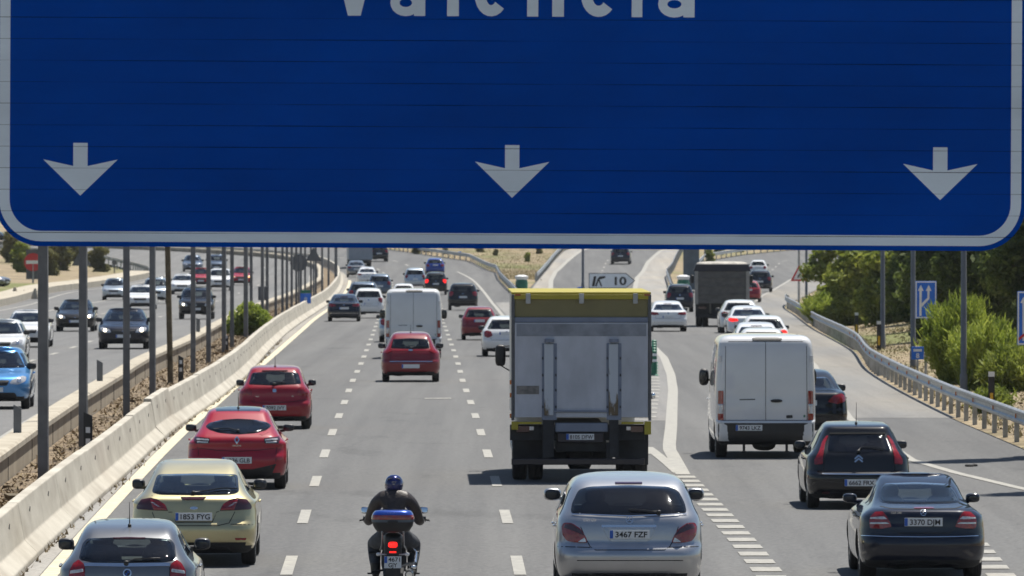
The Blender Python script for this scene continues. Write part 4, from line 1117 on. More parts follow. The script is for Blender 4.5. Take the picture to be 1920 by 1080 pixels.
class Shape:
    def __init__(s, sp):
        s.L, s.W = sp['L'], sp['W']; s.sp = sp; m_ = s.L*.5
        s.rows = [(z, w, min(a, m_-.22), min(b, s.L-m_-.12)) for z, w, a, b in sp['rows']]
        if sp.get('wc'):
            wc = sp['wc']; s.rows = [(z, w if z < wc[0][0] else hermite(wc, z)/(s.W/2), a, b) for z, w, a, b in s.rows]
        s.rad = sp.get('rad', (.26,.34,.34,.5,.05,.10))
        s.H = s.rows[-1][0]
    def at(s, z):
        return s.W/2*hermite(s.rows, z, 1), hermite(s.rows, z, 2), s.L - hermite(s.rows, z, 3)
    def ring(s, z, w=None, yr=None, yf=None):
        a, b, c = s.at(z)
        rr, ry, fr, fy, bo, fb = s.rad
        k = min(1, (a/(s.W/2))**1.5)
        return outline(w or a, b if yr is None else yr, c if yf is None else yf, rr*k, ry, fr*k, fy, bo, fb)
    def shell(s):
        zs = []
        for a, b in zip(s.rows, s.rows[1:]): zs += [a[0], a[0]+(b[0]-a[0])*.33, a[0]+(b[0]-a[0])*.67]
        zs.append(s.rows[-1][0])
        mb = MB(); rings = [[(x, y, z) for x, y in s.ring(z)] for z in zs]
        k = len(rings[0]); vs = [v for r in rings for v in r]
        fs = [(j*k+i, j*k+(i+1)%k, (j+1)*k+(i+1)%k, (j+1)*k+i) for j in range(len(zs)-1) for i in range(k)]
        top = rings[-1]; cy = sum(p[1] for p in top)/k; n0 = len(vs)
        for f, dz in ((.72,.006),(.4,.010)):
            vs += [(x*f, cy+(y-cy)*f, z+dz) for x, y, z in top]
        vs.append((0, cy, s.H+.012)); b = (len(zs)-1)*k
        for q in range(2): fs += [(b+q*k+i, b+q*k+(i+1)%k, b+(q+1)*k+(i+1)%k, b+(q+1)*k+i) for i in range(k)]
        fs += [(b+2*k+i, b+2*k+(i+1)%k, n0+2*k) for i in range(k)]
        fs.append(tuple(reversed(range(k))))
        mb.add(vs, fs, 0)
        return mb
    def cavity(s, t=.055):
        bz = s.sp['bz']; z0 = s.sp.get('floor', .48); z1 = s.H - .06
        rb, fb = s.at(bz + .02)[1], s.at(bz)[2]
        n = 12; rings = []
        for i in range(n+1):
            z = z0+(z1-z0)*i/n; w, yr, yf = s.at(min(z+.055, s.H)) if z > bz-.05 else s.at(z)
            yr = max(yr, rb)+t; yf = min(yf, fb)-t; w = min(w, s.at(bz)[0]) - .045
            rings.append([(x, y, z) for x, y in s.ring(z, w, yr, yf)])
        k = len(rings[0]); mb = MB()
        mb.add([v for r in rings for v in r], [(j*k+i, j*k+(i+1)%k, (j+1)*k+(i+1)%k, (j+1)*k+i) for j in range(n) for i in range(k)] + [tuple(reversed(range(k))), tuple(n*k+i for i in range(k))])
        return mb
def rounded(poly, r=.03, sub=.06):
    n = len(poly); out = []
    for i in range(n):
        p0, p, p1 = Vector(poly[i-1]), Vector(poly[i]), Vector(poly[(i+1)%n])
        a, b = (p0-p), (p1-p); la, lb = a.length, b.length
        k = min(r, la*.42, lb*.42); q0, q1 = p+a/la*k, p+b/lb*k
        for t in (0,.25,.5,.75,1): out.append((1-t)**2*q0 + 2*t*(1-t)*p + t*t*q1)
    res = []
    for i, p in enumerate(out):
        q = out[(i+1)%len(out)]; m = max(1, int((q-p).length/sub))
        for j in range(m): res.append(p+(q-p)*j/m)
    return res
VS = 0.0       # slope of the line of sight along which a car's rear outlines were measured
DIRS = {'rear': (Vector((0,1,0)), lambda u, v: Vector((u,-2,v))), 'front': (Vector((0,-1,0)), lambda u, v: Vector((u,12,v))),
        'right': (Vector((-1,0,0)), lambda u, v: Vector((3,u,v))), 'left': (Vector((1,0,0)), lambda u, v: Vector((-3,u,v)))}
def cast(bvh, side, u, v):
    d, f = DIRS[side]; o = f(u, v)
    if side == 'rear': d = Vector((0,1,-VS)).normalized(); o = Vector((u, -2, v + 2*VS))
    h = bvh.ray_cast(o, d)
    if h[0] is None:
        # off the silhouette: nearest point from a plausible depth
        q = bvh.find_nearest(o + d*2.3)
        return q[0], q[1]
    n = h[1]
    if n.dot(d) > 0: n = -n
    return h[0], n
def ring_patch(mb, bvh, side, poly, off=.006, rim=.012, m=0, r=.03, scales=(1,.97,.75,.5,.25), sub=.06):
    P = rounded(poly, r, sub); n = len(P); c = sum(P, Vector((0,0)))/n
    b = len(mb.v)
    for i, s in enumerate(scales):
        for p in P:
            q = c+(p-c)*s; h, nn = cast(bvh, side, q.x, q.y)
            mb.v.append(tuple(h + nn*(off-rim if i == 0 else off)))
    h, nn = cast(bvh, side, c.x, c.y); mb.v.append(tuple(h+nn*off))
    for i in range(len(scales)-1):
        for k in range(n): mb.f.append((b+i*n+k, b+i*n+(k+1)%n, b+(i+1)*n+(k+1)%n, b+(i+1)*n+k)); mb.mi.append(m)
    l = b+(len(scales)-1)*n
    for k in range(n): mb.f.append((l+k, l+(k+1)%n, b+len(scales)*n)); mb.mi.append(m)
def ribbon(mb, bvh, side, pts, w=.010, off=.003, closed=False, sub=.05):
    P = [Vector(p) for p in pts]
    if closed: P.append(P[0].copy())
    Q = []
    for a, b in zip(P, P[1:]):
        m = max(1, int((b-a).length/sub)); Q += [a+(b-a)*j/m for j in range(m)]
    Q.append(P[-1]); l, r = [], []
    for i, p in enumerate(Q):
        t = (Q[min(i+1, len(Q)-1)]-Q[max(i-1, 0)]).normalized(); nn = Vector((-t.y, t.x))*w/2
        for lst, q in ((l, p+nn), (r, p-nn)):
            h, no = cast(bvh, side, q.x, q.y); lst.append(h+no*off)
    mb.sheet(l, r)
def prism(polys, axis, a, b, sl=0.0):
    mb = MB()
    for P in polys:
        if axis == 'y': mb.extrude([(x, a, z - sl*a) for x, z in P], (0, b-a, -sl*(b-a)))
        else: mb.extrude([(a, y, z) for y, z in P], (b-a, 0, 0))
    return mb
def shrink(poly, d):
    c = Vector((sum(p[0] for p in poly)/len(poly), sum(p[1] for p in poly)/len(poly))); o = []
    ext = max((Vector(p)-c).length for p in poly)
    for p in poly:
        v = Vector(p)-c; sx = max(.1, 1-d/max(.05, abs(v.x))) if abs(v.x) > d*1.2 else 1; sz = max(.1, 1-d/max(.05, abs(v.y))) if abs(v.y) > d*1.2 else 1
        o.append((c.x+v.x*sx, c.y+v.y*sz))
    return o
def carve(mb, mats, cutters):
    ob = mb.build('body', mats)
    for p in ob.data.polygons:
        if p.normal.z < -.6 and p.center.z < .5: p.material_index = 1
    tmp = []
    for c in cutters:
        me = c.mesh('cutter', [mats[1]]); co = link('cutter', me); tmp.append(co)
        md = ob.modifiers.new('cut', 'BOOLEAN'); md.operation = 'DIFFERENCE'; md.object = co; md.solver = 'EXACT'; md.material_mode = 'TRANSFER'
    dg = bpy.context.evaluated_depsgraph_get()
    me = bpy.data.meshes.new_from_object(ob.evaluated_get(dg))
    n0 = len(ob.data.polygons)
    if len(me.polygons) > n0*.5:
        old = ob.data; ob.modifiers.clear(); ob.data = me; bpy.data.meshes.remove(old); me.name = 'body'
    else:
        print('carve failed'); ob.modifiers.clear()
    for co in tmp:
        m_ = co.data; bpy.data.objects.remove(co); bpy.data.meshes.remove(m_)
    ob.data.polygons.foreach_set('use_smooth', [True]*len(ob.data.polygons)); ob.data.set_sharp_from_angle(angle=R(34))
    return ob
_wh = {}
def wheel_meshes(r, w):
    k = (round(r,3), round(w,3))
    if k not in _wh:
        t = MB(); h = w/2
        t.lathe([(-h*.7,r*.62),(-h*.98,r*.72),(-h,r*.86),(-h*.86,r*.965),(-h*.5,r),(-h*.47,r*.985),(-h*.40,r*.985),(-h*.37,r),(-h*.05,r),(-h*.03,r*.985),(h*.03,r*.985),(h*.05,r),(h*.37,r),(h*.40,r*.985),(h*.47,r*.985),(h*.5,r),(h*.86,r*.965),(h,r*.86),(h*.98,r*.72),(h*.7,r*.62)], (0,0,0), 'X', 36)
        g = MB(); g.lathe([(-h*.5,0),(-h*.5,r*.60),(h*.6,r*.63),(h*.85,r*.66),(h*.88,r*.60),(h*.55,r*.57),(h*.5,r*.2)], (0,0,0), 'X', 30)
        for i in range(5):
            a = 2*PI*i/5; c, s_ = math.cos(a), math.sin(a)
            g.tube([(h*.62,r*.05*c,r*.05*s_),(h*.72,r*.35*c,r*.35*s_),(h*.82,r*.60*c,r*.60*s_)], [r*.10,r*.075,r*.06], 6)
        g.lathe([(h*.5,r*.16),(h*.78,r*.13),(h*.8,0)], (0,0,0), 'X', 14)
        _wh[k] = (t.mesh('tyre', M['rubber'], smooth=40), g.mesh('rim', M['rim'], smooth=35))
    return _wh[k]
def add_wheels(root, W, ys, r=.31, w=.20, inset=.02):
    t, g = wheel_meshes(r, w)
    for y in ys:
        for s in (1, -1):
            e = empty('wheel', (s*(W/2-w/2-inset), y, r)); e.parent = root
            a = link('tyre', t, e); b = link('rim', g, e)
            if s < 0: e.rotation_euler = (0, 0, PI)
def seats(root, sh, mt, bz):
    """two front seats, a bench and the inner mirror, seen through the rear glass"""
    W = sh.W; yc = sh.at(bz)[2]; yr = sh.at(bz+.05)[1]
    for s in (-1, 1):
        mb = MB(); y = yc - 1.25
        mb.blob((s*W*.21, y, bz-.18), (.235,.09,.33), 3.2); mb.blob((s*W*.21, y-.02, bz+.20), (.135,.06,.10), 3.0); mb.blob((s*W*.21, y+.25, bz-.45), (.24,.28,.09), 3)
        mb.build('seat', mt, root, smooth=60)
    mb = MB(); y = yr + .62
    mb.blob((0, y, bz-.30), (W*.38,.09,.26), 4)
    for s in (-1, 1): mb.blob((s*W*.23, y-.02, bz+.02), (.11,.05,.06), 3)
    mb.build('rear_bench', mt, root, smooth=60)
    w, _, yf = sh.at(sh.H-.16); mb = MB(); mb.blob((0, yf-.16, sh.H-.18), (.12,.03,.035), 3.5); mb.build('inner_mirror', M['plastic'], root, smooth=60)
    mb = MB(); mb.blob((0, yc-.28, bz-.17), (W*.42,.26,.09), 4); mb.blob((-W*.2, yc-.62, bz-.08), (.19,.03,.12), 3.4); mb.build('dashboard', M['dark'], root, smooth=60)
def number_plate(root, bvh, z, text, side='rear', w=.52, h=.112, x=0.0, two=None):
    hit, n = cast(bvh, side, x, z); s = -1 if side == 'rear' else 1
    y = hit.y + s*.022
    mb = MB(); mb.box((x, y, z), (w, .016, h)); p = mb.build('number_plate', M['plate'], root)
    mb = MB(); mb.box((x - (-s)*(-1)*0 + (s*(w/2-.022)), y + s*.0095, z), (.042, .004, h*.94)); mb.build('country_band', M['plate_blue'], p)
    def t(txt, zz, hh, ww, xo):
        me = text_mesh(txt, M['ink'], hh, .018); o = link('registration', me, p); o.location = (x+xo, y + s*.0125, zz); o.scale.x = ww/me['w']
        if side == 'front': o.rotation_euler = (0, 0, PI)
    if two:
        t(text, z+h*.06, h*.36, w*.66, .02); t(two, z-h*.42, h*.36, w*.5, .02)
    elif text: t(text, z-h*.33, h*.66, w*.80, -s*.0 + (.021 if side == 'rear' else -.021))
    return p
def badge(root, bvh, kind, z, s=.05, x=0.0, side='rear'):
    mb = MB(); mt = M['chrome']
    def ring(r, w): ribbon(mb, bvh, side, [(x+r*math.cos(a*PI/12), z+r*math.sin(a*PI/12)) for a in range(24)], w, .012, True, .02)
    if kind == 'star':
        ring(s, s*.22)
        for a in (90, 210, 330): ribbon(mb, bvh, side, [(x, z), (x+s*math.cos(R(a)), z+s*math.sin(R(a)))], s*.2, .013, False, .02)
    elif kind == 'chevrons':
        for dz in (0, -s*.75): ribbon(mb, bvh, side, [(x-s, z-s*.55+dz), (x, z+s*.3+dz), (x+s, z-s*.55+dz)], s*.36, .012, False, .02)
    elif kind == 'diamond': ribbon(mb, bvh, side, [(x, z+s*1.2), (x+s*.8, z), (x, z-s*1.2), (x-s*.8, z)], s*.42, .012, True, .02)
    elif kind == 'oval':
        ring_patch(mb, bvh, side, [(x+s*1.5*math.cos(a*PI/8), z+s*.6*math.sin(a*PI/8)) for a in range(16)], .012, .01, 0, .01, (1,.9,.5), .05)
    elif kind == 'roundel':
        ring(s, s*.35)
        a_ = MB(); ring_patch(a_, bvh, side, [(x+s*.85*math.cos(a*PI/8), z+s*.85*math.sin(a*PI/8)) for a in range(16)], .009, .01, 0, .01, (1,.9,.5), .05)
        b = mb.build('badge', mt, root); a_.build('badge_disc', M['ink'], b)
        c = MB()
        for q in (0, 2): ring_patch(c, bvh, side, [(x, z)] + [(x+s*.6*math.cos((q*90+i*22.5)*PI/180), z+s*.6*math.sin((q*90+i*22.5)*PI/180)) for i in range(5)], .012, .002, 0, .002, (1,.9,.5), .05)
        c.build('badge_quarter', M['plate_blue'], b); return b
    elif kind == 'square': ring_patch(mb, bvh, side, [(x-s,z-s*.9),(x+s,z-s*.9),(x+s,z+s*.9),(x-s,z+s*.9)], .012, .01, 0, .02, (1,.9,.5), .05)
    return mb.build('badge', mt, root)

def make_car(sp):
    """sp: dimensions, slices and the outlines of lamps, glass and trim, all in metres (x across, z up)"""
    global VS; VS = sp.get('vs', 0.0)
    sh = Shape(sp); W, L_, H, bz = sh.W, sh.L, sh.H, sp['bz']
    pt = sp['paint']; van = sp.get('van')
    root = empty(sp.get('name', 'car'))
    shell = sh.shell(); bvh = BVHTree.FromPolygons([Vector(v) for v in shell.v], shell.f)
    # window outlines
    zt = H - .13; rw = sp.get('rw')
    if rw is None and not van:
        z0, z1 = bz + .04, H - .155; w0, w1 = sh.at(z0)[0]-.12, sh.at(z1)[0]-.12
        rw = [(-w0, z0), (-w1, z1), (w1, z1), (w0, z0)]
    z0, z1 = bz + .02, H - .11; fw0, fw1 = sh.at(z0)[0]-.10, sh.at(z1)[0]-.10
    fw = [(-fw0, z0), (-fw1, z1), (0, z1+.015), (fw1, z1), (fw0, z0), (0, z0-.015)]
    z0, z1 = bz + .03, H - .14
    if van:
        z1 = 1.86; z0 = 1.2
        sw = [[(L_-2.3, z0), (L_-2.3, z1), (sh.at(z1)[2]-.15, z1), (sh.at(z0)[2]-.2, z0)]]
    else:
        a0, a1 = sh.at(z0)[1]+sp.get('q0',.42), sh.at(z1)[1]+.28; b0, b1 = sh.at(z0)[2]-.22, sh.at(z1)[2]-.16
        m0 = (a0+b0)/2-.05; m1 = m0 - .04
        if sp.get('doors', 4) == 4: sw = [[(a0,z0),(a1,z1),(m1-.05,z1),(m0-.05,z0)], [(m0+.05,z0),(m1+.05,z1),(b1,z1),(b0,z0)]]
        else: sw = [[(a0+.2,z0),(a1,z1),(m1-.3,z1),(m0-.35,z0)], [(m0-.25,z0),(m1-.2,z1),(b1,z1),(b0,z0)]]
    wr = sp.get('wr', .315); ys = sp.get('wy', (.78, L_-.86))
    arches = MB()
    for y in ys:
        for s in (-1, 1):
            mb_ = MB(); x0, x1 = sorted((s*W*.27, s*(W/2+.2)))
            n = 24; c = [(y+(wr+.055)*math.cos(2*PI*i/n), wr+(wr+.055)*math.sin(2*PI*i/n)) for i in range(n)]
            arches.extrude([(x0, p, q) for p, q in c], (x1-x0, 0, 0))
    ymid = (sh.at(bz+.1)[1]+sh.at(bz+.1)[2])/2
    cut = [sh.cavity()]
    if rw and not van: cut.append(prism([[tuple(p) for p in rounded(shrink(rw, .018), .04, 9)]], 'y', -1, ymid, VS))
    cut.append(prism([shrink(fw, .025)], 'y', ymid, L_+1))
    cut.append(prism([shrink(p, .02) for p in sw], 'x', -W, W))
    cut.append(arches)
    body = carve(shell, [pt, M['dark']], cut); body.parent = root; body.name = 'body'
    # glass
    def panel(name, side, poly, gm, seal=True, off=.007, par=root):
        mb = MB(); ring_patch(mb, bvh, side, poly, off, .016, r=.05, sub=.09); g = mb.build(name, gm, par, smooth=60)
        if seal:
            P = rounded(poly, .05, .07); n = len(P); c = sum(P, Vector((0,0)))/n; mb = MB(); o_, i_ = [], []
            for p in P:
                v = p-c; e = v*(1-min(.9, .034/max(.06, v.length)))
                for lst, q in ((o_, p), (i_, c+e)):
                    h, nn = cast(bvh, side, q.x, q.y); lst.append(h+nn*.004)
            mb.sheet(o_+[o_[0]], i_+[i_[0]]); mb.build('window_seal', M['frit'], g)
        return g
    gd = sp.get('glass', M['glass'])
    if rw and not van: panel('rear_window', 'rear', rw, gd)
    panel('windscreen', 'front', fw, sp.get('fglass', M['glass']))
    for p in sw:
        for s in ('left', 'right'): panel('side_window', s, p, sp.get('sglass', gd), seal=False, off=.004)
    seats(root, sh, sp.get('seatm', M['seat']), bz if not van else 1.15)
    # rear lamps
    k = W/1.76; zk = H/1.45
    lens = sp.get('lens') or [[(.54*k,.93*zk-.03),(.70*k,.97*zk-.02),(.81*k,.92*zk-.03),(.80*k,.76*zk-.03),(.68*k,.70*zk-.03),(.50*k,.78*zk-.03)]]
    for s in (1, -1):
        for P in lens:
            P2 = [(s*x, z) for x, z in P]
            mb = MB(); ring_patch(mb, bvh, 'rear', P2, .014, .026, r=sp.get('lr', .03), sub=.05, scales=(1,.95,.8,.55,.3)); o = mb.build('tail_light', sp.get('lensm', M['lens_red']), root, smooth=50)
            for Pi, mt in sp.get('inner', []):
                mb = MB(); ring_patch(mb, bvh, 'rear', [(s*x, z) for x, z in Pi], .019, .008, r=.015, sub=.05, scales=(1,.9,.6,.3)); mb.build('inner_lens', mt, o, smooth=50)
    for P, mt, nm in sp.get('rear_trim', []):
        mb = MB(); ring_patch(mb, bvh, 'rear', P, .006, .012, r=.02, sub=.06); mb.build(nm, mt, root, smooth=50)
    if sp.get('seams'):
        mb = MB()
        for P in sp['seams']: ribbon(mb, bvh, 'rear', P, .010, .002)
        mb.build('panel_seam', M['seam'], root, fix=False)
    if sp.get('hbl'):
        P, mt = sp['hbl']; mb = MB(); ring_patch(mb, bvh, 'rear', P, .012, .02, r=.01, sub=.08); mb.build('high_brake_light', mt, root)
    # lower black valance, rear and front
    v0 = sp.get('valance', .33*zk); w0 = W/2
    mb = MB(); ring_patch(mb, bvh, 'rear', [(-w0*.62, .205*zk+.01), (w0*.62, .205*zk+.01), (w0*.56, v0), (-w0*.56, v0)], .005, .012, r=.06); mb.build('rear_valance', M['plastic'], root, smooth=50)
    number_plate(root, bvh, sp.get('plz', .84*zk), sp.get('reg', ''), 'rear', x=sp.get('plx', 0))
    if sp.get('badge'): badge(root, bvh, *sp['badge'])
    for P, w in sp.get('chrome', []):
        mb = MB(); ribbon(mb, bvh, 'rear', P, w, .012); mb.build('chrome_strip', M['chrome'], root, fix=False)
    for txt, x, z, h_ in sp.get('words', []):
        hit, nn = cast(bvh, 'rear', x, z); put_text(txt, M['chrome'], (x, hit.y-.012, z), h_, parent=root, name='model_lettering')
    if sp.get('wiper'):
        P = sp['wiper']; pts = []
        for i in range(9):
            t = i/8*(len(P)-1); j = min(int(t), len(P)-2); q = Vector(P[j]).lerp(Vector(P[j+1]), t-j); h, nn = cast(bvh, 'rear', q.x, q.y); pts.append(h+nn*.028)
        mb = MB(); mb.tube(pts, [.018]+[.010]*8, 6); mb.blob(tuple(pts[0]), (.03,.025,.025)); mb.build('wiper', M['plastic'], root, smooth=60)
    if sp.get('antenna'):
        x, y, ln = sp['antenna']; h = bvh.ray_cast(Vector((x, y, 4)), Vector((0,0,-1)))[0] or Vector((x, y, H))
        mb = MB(); mb.blob((x, y, h.z+.01), (.022,.035,.025)); mb.tube([(x, y, h.z+.02), (x, y-ln*.25, h.z+ln)], [.007,.003], 6); mb.build('antenna', M['plastic'], root)
    # exhaust, mirrors
    ex = sp.get('exhaust', (-.45,))
    for x in ex:
        mb = MB(); mb.lathe([(0,.03),(.22,.03),(.22,.026),(.02,.026)], (x, .05, .235*zk), 'Y', 14); mb.build('exhaust_pipe', M['chrome'], root, smooth=40)
        mb = MB(); mb.blob((x*.8, .55, .24*zk), (.2,.25,.07), 3); mb.build('silencer', M['dark'], root, smooth=50)
    mz = sp.get('mz', bz + .06); my = sp.get('my', sh.at(bz)[2] - .34); mw = sh.at(bz)[0]
    mr = sp.get('mr', (.115,.07,.082))
    for s in (-1, 1):
        xx = s*(W/2 + (.10 if van else .0)); mw = min(mw, abs(xx)-mr[0]*.5)
        mb = MB(); mb.blob((xx, my, mz), mr, 2.9, 16, 10); mb.tube([(s*(mw-.06), my+.03, mz-.05), (s*(mw+.07), my+.01, mz-.05)], [.03,.025], 8)
        o = mb.build('side_mirror', M['plastic'] if sp.get('blackmirror', True) else pt, root, smooth=60)
        mb = MB(); mb.blob((xx, my-mr[1]*.86, mz), (mr[0]*.86, .012, mr[2]*.82), 2.6, 16, 8); mb.build('mirror_glass', M['mirror_dark'] if sp.get('mglass', True) else M['frit'], o, smooth=60)
    # front face
    zz = zk
    hl = sp.get('headlight') or [(.40*k,.60*zz),(.62*k,.585*zz),(.78*k,.66*zz),(.80*k,.77*zz),(.70*k,.79*zz),(.46*k,.70*zz)]
    for s in (1, -1):
        mb = MB(); ring_patch(mb, bvh, 'front', [(s*x, z) for x, z in hl], .010, .02, r=.04, sub=.05); o = mb.build('headlight', M['lens_clear'], root, smooth=50)
        cx_ = sum(p[0] for p in hl)/len(hl); cz_ = sum(p[1] for p in hl)/len(hl)
        mb = MB(); ring_patch(mb, bvh, 'front', [(s*(cx_+.06*math.cos(a*PI/6)), cz_-.01+.05*math.sin(a*PI/6)) for a in range(12)], .016, .006, r=.01, sub=.05); mb.build('lamp_bulb', sp.get('lampm', M['bulb']), o, smooth=50)
    g0, g1 = sp.get('grille', (.56,.69)); mb = MB(); ring_patch(mb, bvh, 'front', [(-.36*k, g0*zz), (.36*k, g0*zz), (.42*k, g1*zz), (-.42*k, g1*zz)], .006, .014, r=.04); mb.build('grille', M['plastic'], root, smooth=50)
    mb = MB(); ring_patch(mb, bvh, 'front', [(-.62*k, .24*zz), (.62*k, .24*zz), (.55*k, .40*zz), (-.55*k, .40*zz)], .006, .014, r=.05); mb.build('lower_intake', M['plastic'], root, smooth=50)
    badge(root, bvh, 'oval', .64*zz, .035, side='front')
    number_plate(root, bvh, .47*zz, sp.get('freg', ''), 'front')
    # doors: seams and handles on both flanks
    for s, sd in ((1, 'right'), (-1, 'left')):
        mb = MB(); zb_ = .34*zk
        xs_ = [sw[0][-1][0]+.05, sw[-1][-1][0]+.1] + ([sw[0][0][0]+.1] if sp.get('doors', 4) == 4 and not van else [])
        for y in xs_: ribbon(mb, bvh, sd, [(y, zb_), (y+.02, bz-.02)], .010, .002)
        mb.build('door_seam', M['seam'], root, fix=False)
        for y in xs_[:1] + ([xs_[2]+.55] if len(xs_) > 2 else []):
            h, nn = cast(bvh, sd, y-.18 if y == xs_[0] else y-.1, bz-.12); mb = MB(); mb.blob(tuple(h+nn*.02), (.018,.085,.018), 3); mb.build('door_handle', sp.get('handlem', pt), root, smooth=60)
    if sp.get('rails'):
        for s in (-1, 1):
            w_, yr_, yf_ = sh.at(H-.05); mb = MB(); mb.tube([(s*w_*.86, yr_+.25, H-.02), (s*w_*.88, yr_+.4, H+.035), (s*w_*.88, yf_-.4, H+.035), (s*w_*.86, yf_-.2, H-.02)], .014, 8); mb.build('roof_rail', sp['rails'], root, smooth=60)
    add_wheels(root, W, ys, wr, sp.get('ww', .205))
    for f in sp.get('extra', []): f(root, bvh, sh)
    root['_L'] = L_
    return root
def Q(cx, g, k, pts): return [((x-cx)/k, (g-y)/k) for x, y in pts]
def yaw_at(d, opp=False):
    t = Wx if opp else Cx
    return math.atan2(-(t(d+5)-t(d-5)), 10)
def put(root, px, d, label, group, cat='car', opp=False, zo=0.0, yaw=None):
    x = lat(px, d); L_ = root['_L']
    yw = yaw_at(d, opp) if yaw is None else yaw
    sl = math.atan2(prof(d+4)-prof(d), 4)
    if opp:
        root.location = (x - math.sin(yw)*L_, d + L_, prof(d+L_/2) + LZ + zo); root.rotation_euler = (-sl, 0, PI + yw)
    else:
        root.location = (x, d, prof(d) + zo); root.rotation_euler = (sl, 0, yw)
    tag(root, label, cat, group)
    return root
# ------------------------------------------------------------------ the near cars, each with its own rear
G_OWN = 'traffic driving away on the main lanes'
G_RAMP = 'traffic on the leaving lanes at the right'
G_OPP = 'oncoming traffic on the opposite carriageway'
# pale gold fastback
k, cx, g = 421.5, 890, 1030
q = lambda *p: Q(cx, g, k, p)
def tow_eye(root, bvh, sh): pass
gold = make_car(dict(wc=[(0.9, 0.87), (1.0, 0.77), (1.05, 0.725), (1.2, 0.645), (1.32, 0.59), (1.4, 0.54), (1.44, 0.46), (1.45, 0.38)], vs=0.0375, L=4.75, W=1.76, bz=1.0, paint=M['gold'], wr=.33, wy=(.95, 3.8), rows=rescale(HATCH, 1.45,
    [(.19,.26),(.30,.06),(.42,.01),(.55,0),(.60,.02),(.66,.07),(.80,.11),(.95,.16),(1.0,.22),(1.03,.32),(1.12,.55),(1.22,.85),(1.32,1.2),(1.38,1.5),(1.42,1.8),(1.45,2.3)]),
    rw=q((634,584),(660,476),(895,470),(1140,476),(1158,584),(1100,597),(895,600),(690,597)), q0=.75,
    lens=[q((1040,694),(1058,655),(1100,626),(1150,616),(1205,626),(1233,660),(1232,684),(1150,690))], lr=.02, lensm=M['lens_dark'],
    inner=[(q((1046,690),(1062,655),(1100,636),(1150,626),(1150,640),(1130,688)), M['lens_red']), (q((1135,640),(1152,640),(1100,672),(1072,676)), M['lens_clear'])],
    hbl=(q((808,612),(965,612),(945,628),(828,628)), M['lens_dark']),
    rear_trim=[(q((750,700),(1030,700),(1000,758),(785,758)), M['gold'], 'plate_recess'), (q((1133,853),(1205,853),(1200,867),(1138,867)), M['lens_red'], 'reflector'), (q((647,853),(575,853),(580,867),(642,867)), M['lens_red'], 'reflector')],
    seams=[q((640,600),(632,618)), q((738,700),(762,700),(785,760),(1000,760),(1025,700),(1040,696)), q((642,700),(668,765),(760,781),(1030,781),(1100,765),(1135,697)), q((560,775),(668,772)), q((1110,772),(1240,775))],
    plz=(g-728)/k, reg='1853 FYG', badge=('oval', (g-677)/k, .042), wiper=q((885,594),(960,583),(1060,566),(1145,570)), valance=.31, exhaust=(),
    mr=(.095,.07,.075), headlight=None, freg=''))
put(gold, 363, dist(1064.3), 'pale gold fastback with plate 1853 FYG and dark red corner lamps', G_OWN)
# silver people carrier in front
k, cx, g = 692., 998, 1335
q = lambda *p: Q(cx, g, k, p)
silver = make_car(dict(vs=0.041, L=4.92, W=1.92, bz=1.09, paint=M['silver'], glass=M['glass_dark'], sglass=M['glass_mid'], wr=.36, wy=(.95, 3.95), ww=.24, rows=rescale(SUV, 1.63,
    [(.27,.25),(.36,.08),(.5,.02),(.62,0),(.70,.03),(.80,.12),(.9,.13),(1.0,.15),(1.12,.20),(1.25,.34),(1.40,.55),(1.52,.78),(1.58,1.1),(1.61,1.5),(1.63,2.0)]),
    rad=(.36,.42,.4,.5,.07,.12),
    rw=q((467,522),(480,430),(545,305),(640,278),(1000,264),(1370,280),(1450,315),(1505,430),(1520,520),(1260,535),(1000,542),(720,535)),
    lens=[q((1372,785),(1390,730),(1440,655),(1520,602),(1592,600),(1612,640),(1600,720),(1560,775),(1480,786))], lr=.03,
    inner=[(q((1465,738),(1470,710),(1600,690),(1592,725)), M['brake_on'] if False else M['lens_red']), (q((1385,780),(1405,735),(1440,760),(1470,782)), M['lens_clear']), (q((1400,725),(1440,668),(1520,612),(1570,612),(1590,650),(1480,690)), M['lens_dark'])],
    hbl=(q((870,240),(1130,240),(1125,256),(875,256)), M['lens_dark']),
    rear_trim=[(q((752,655),(1232,655),(1200,745),(1160,775),(830,775),(795,745)), M['silver'], 'plate_recess')],
    chrome=[(q((745,636),(1240,636)), .034), (q((478,530),(1000,546),(1515,528)), .014)],
    seams=[q((555,640),(590,720),(640,820),(690,850),(1310,850),(1360,820),(1410,730),(1440,640)), q((350,820),(640,826)), q((1350,826),(1625,820)), q((520,945),(1480,945))],
    plz=(g-712)/k, reg='3467 FZF', badge=('star', (g-582)/k, .045), wiper=q((1262,520),(1120,503),(990,497)), valance=.40, words=[('R320 CDI', -.52, (g-592)/k, .03)],
    exhaust=(), mr=(.12,.08,.085), mz=1.28, blackmirror=False, handlem=M['chrome']))
put(silver, 1181, dist(1132), 'silver people carrier with plate 3467 FZF and dark tinted rear window', G_OWN)
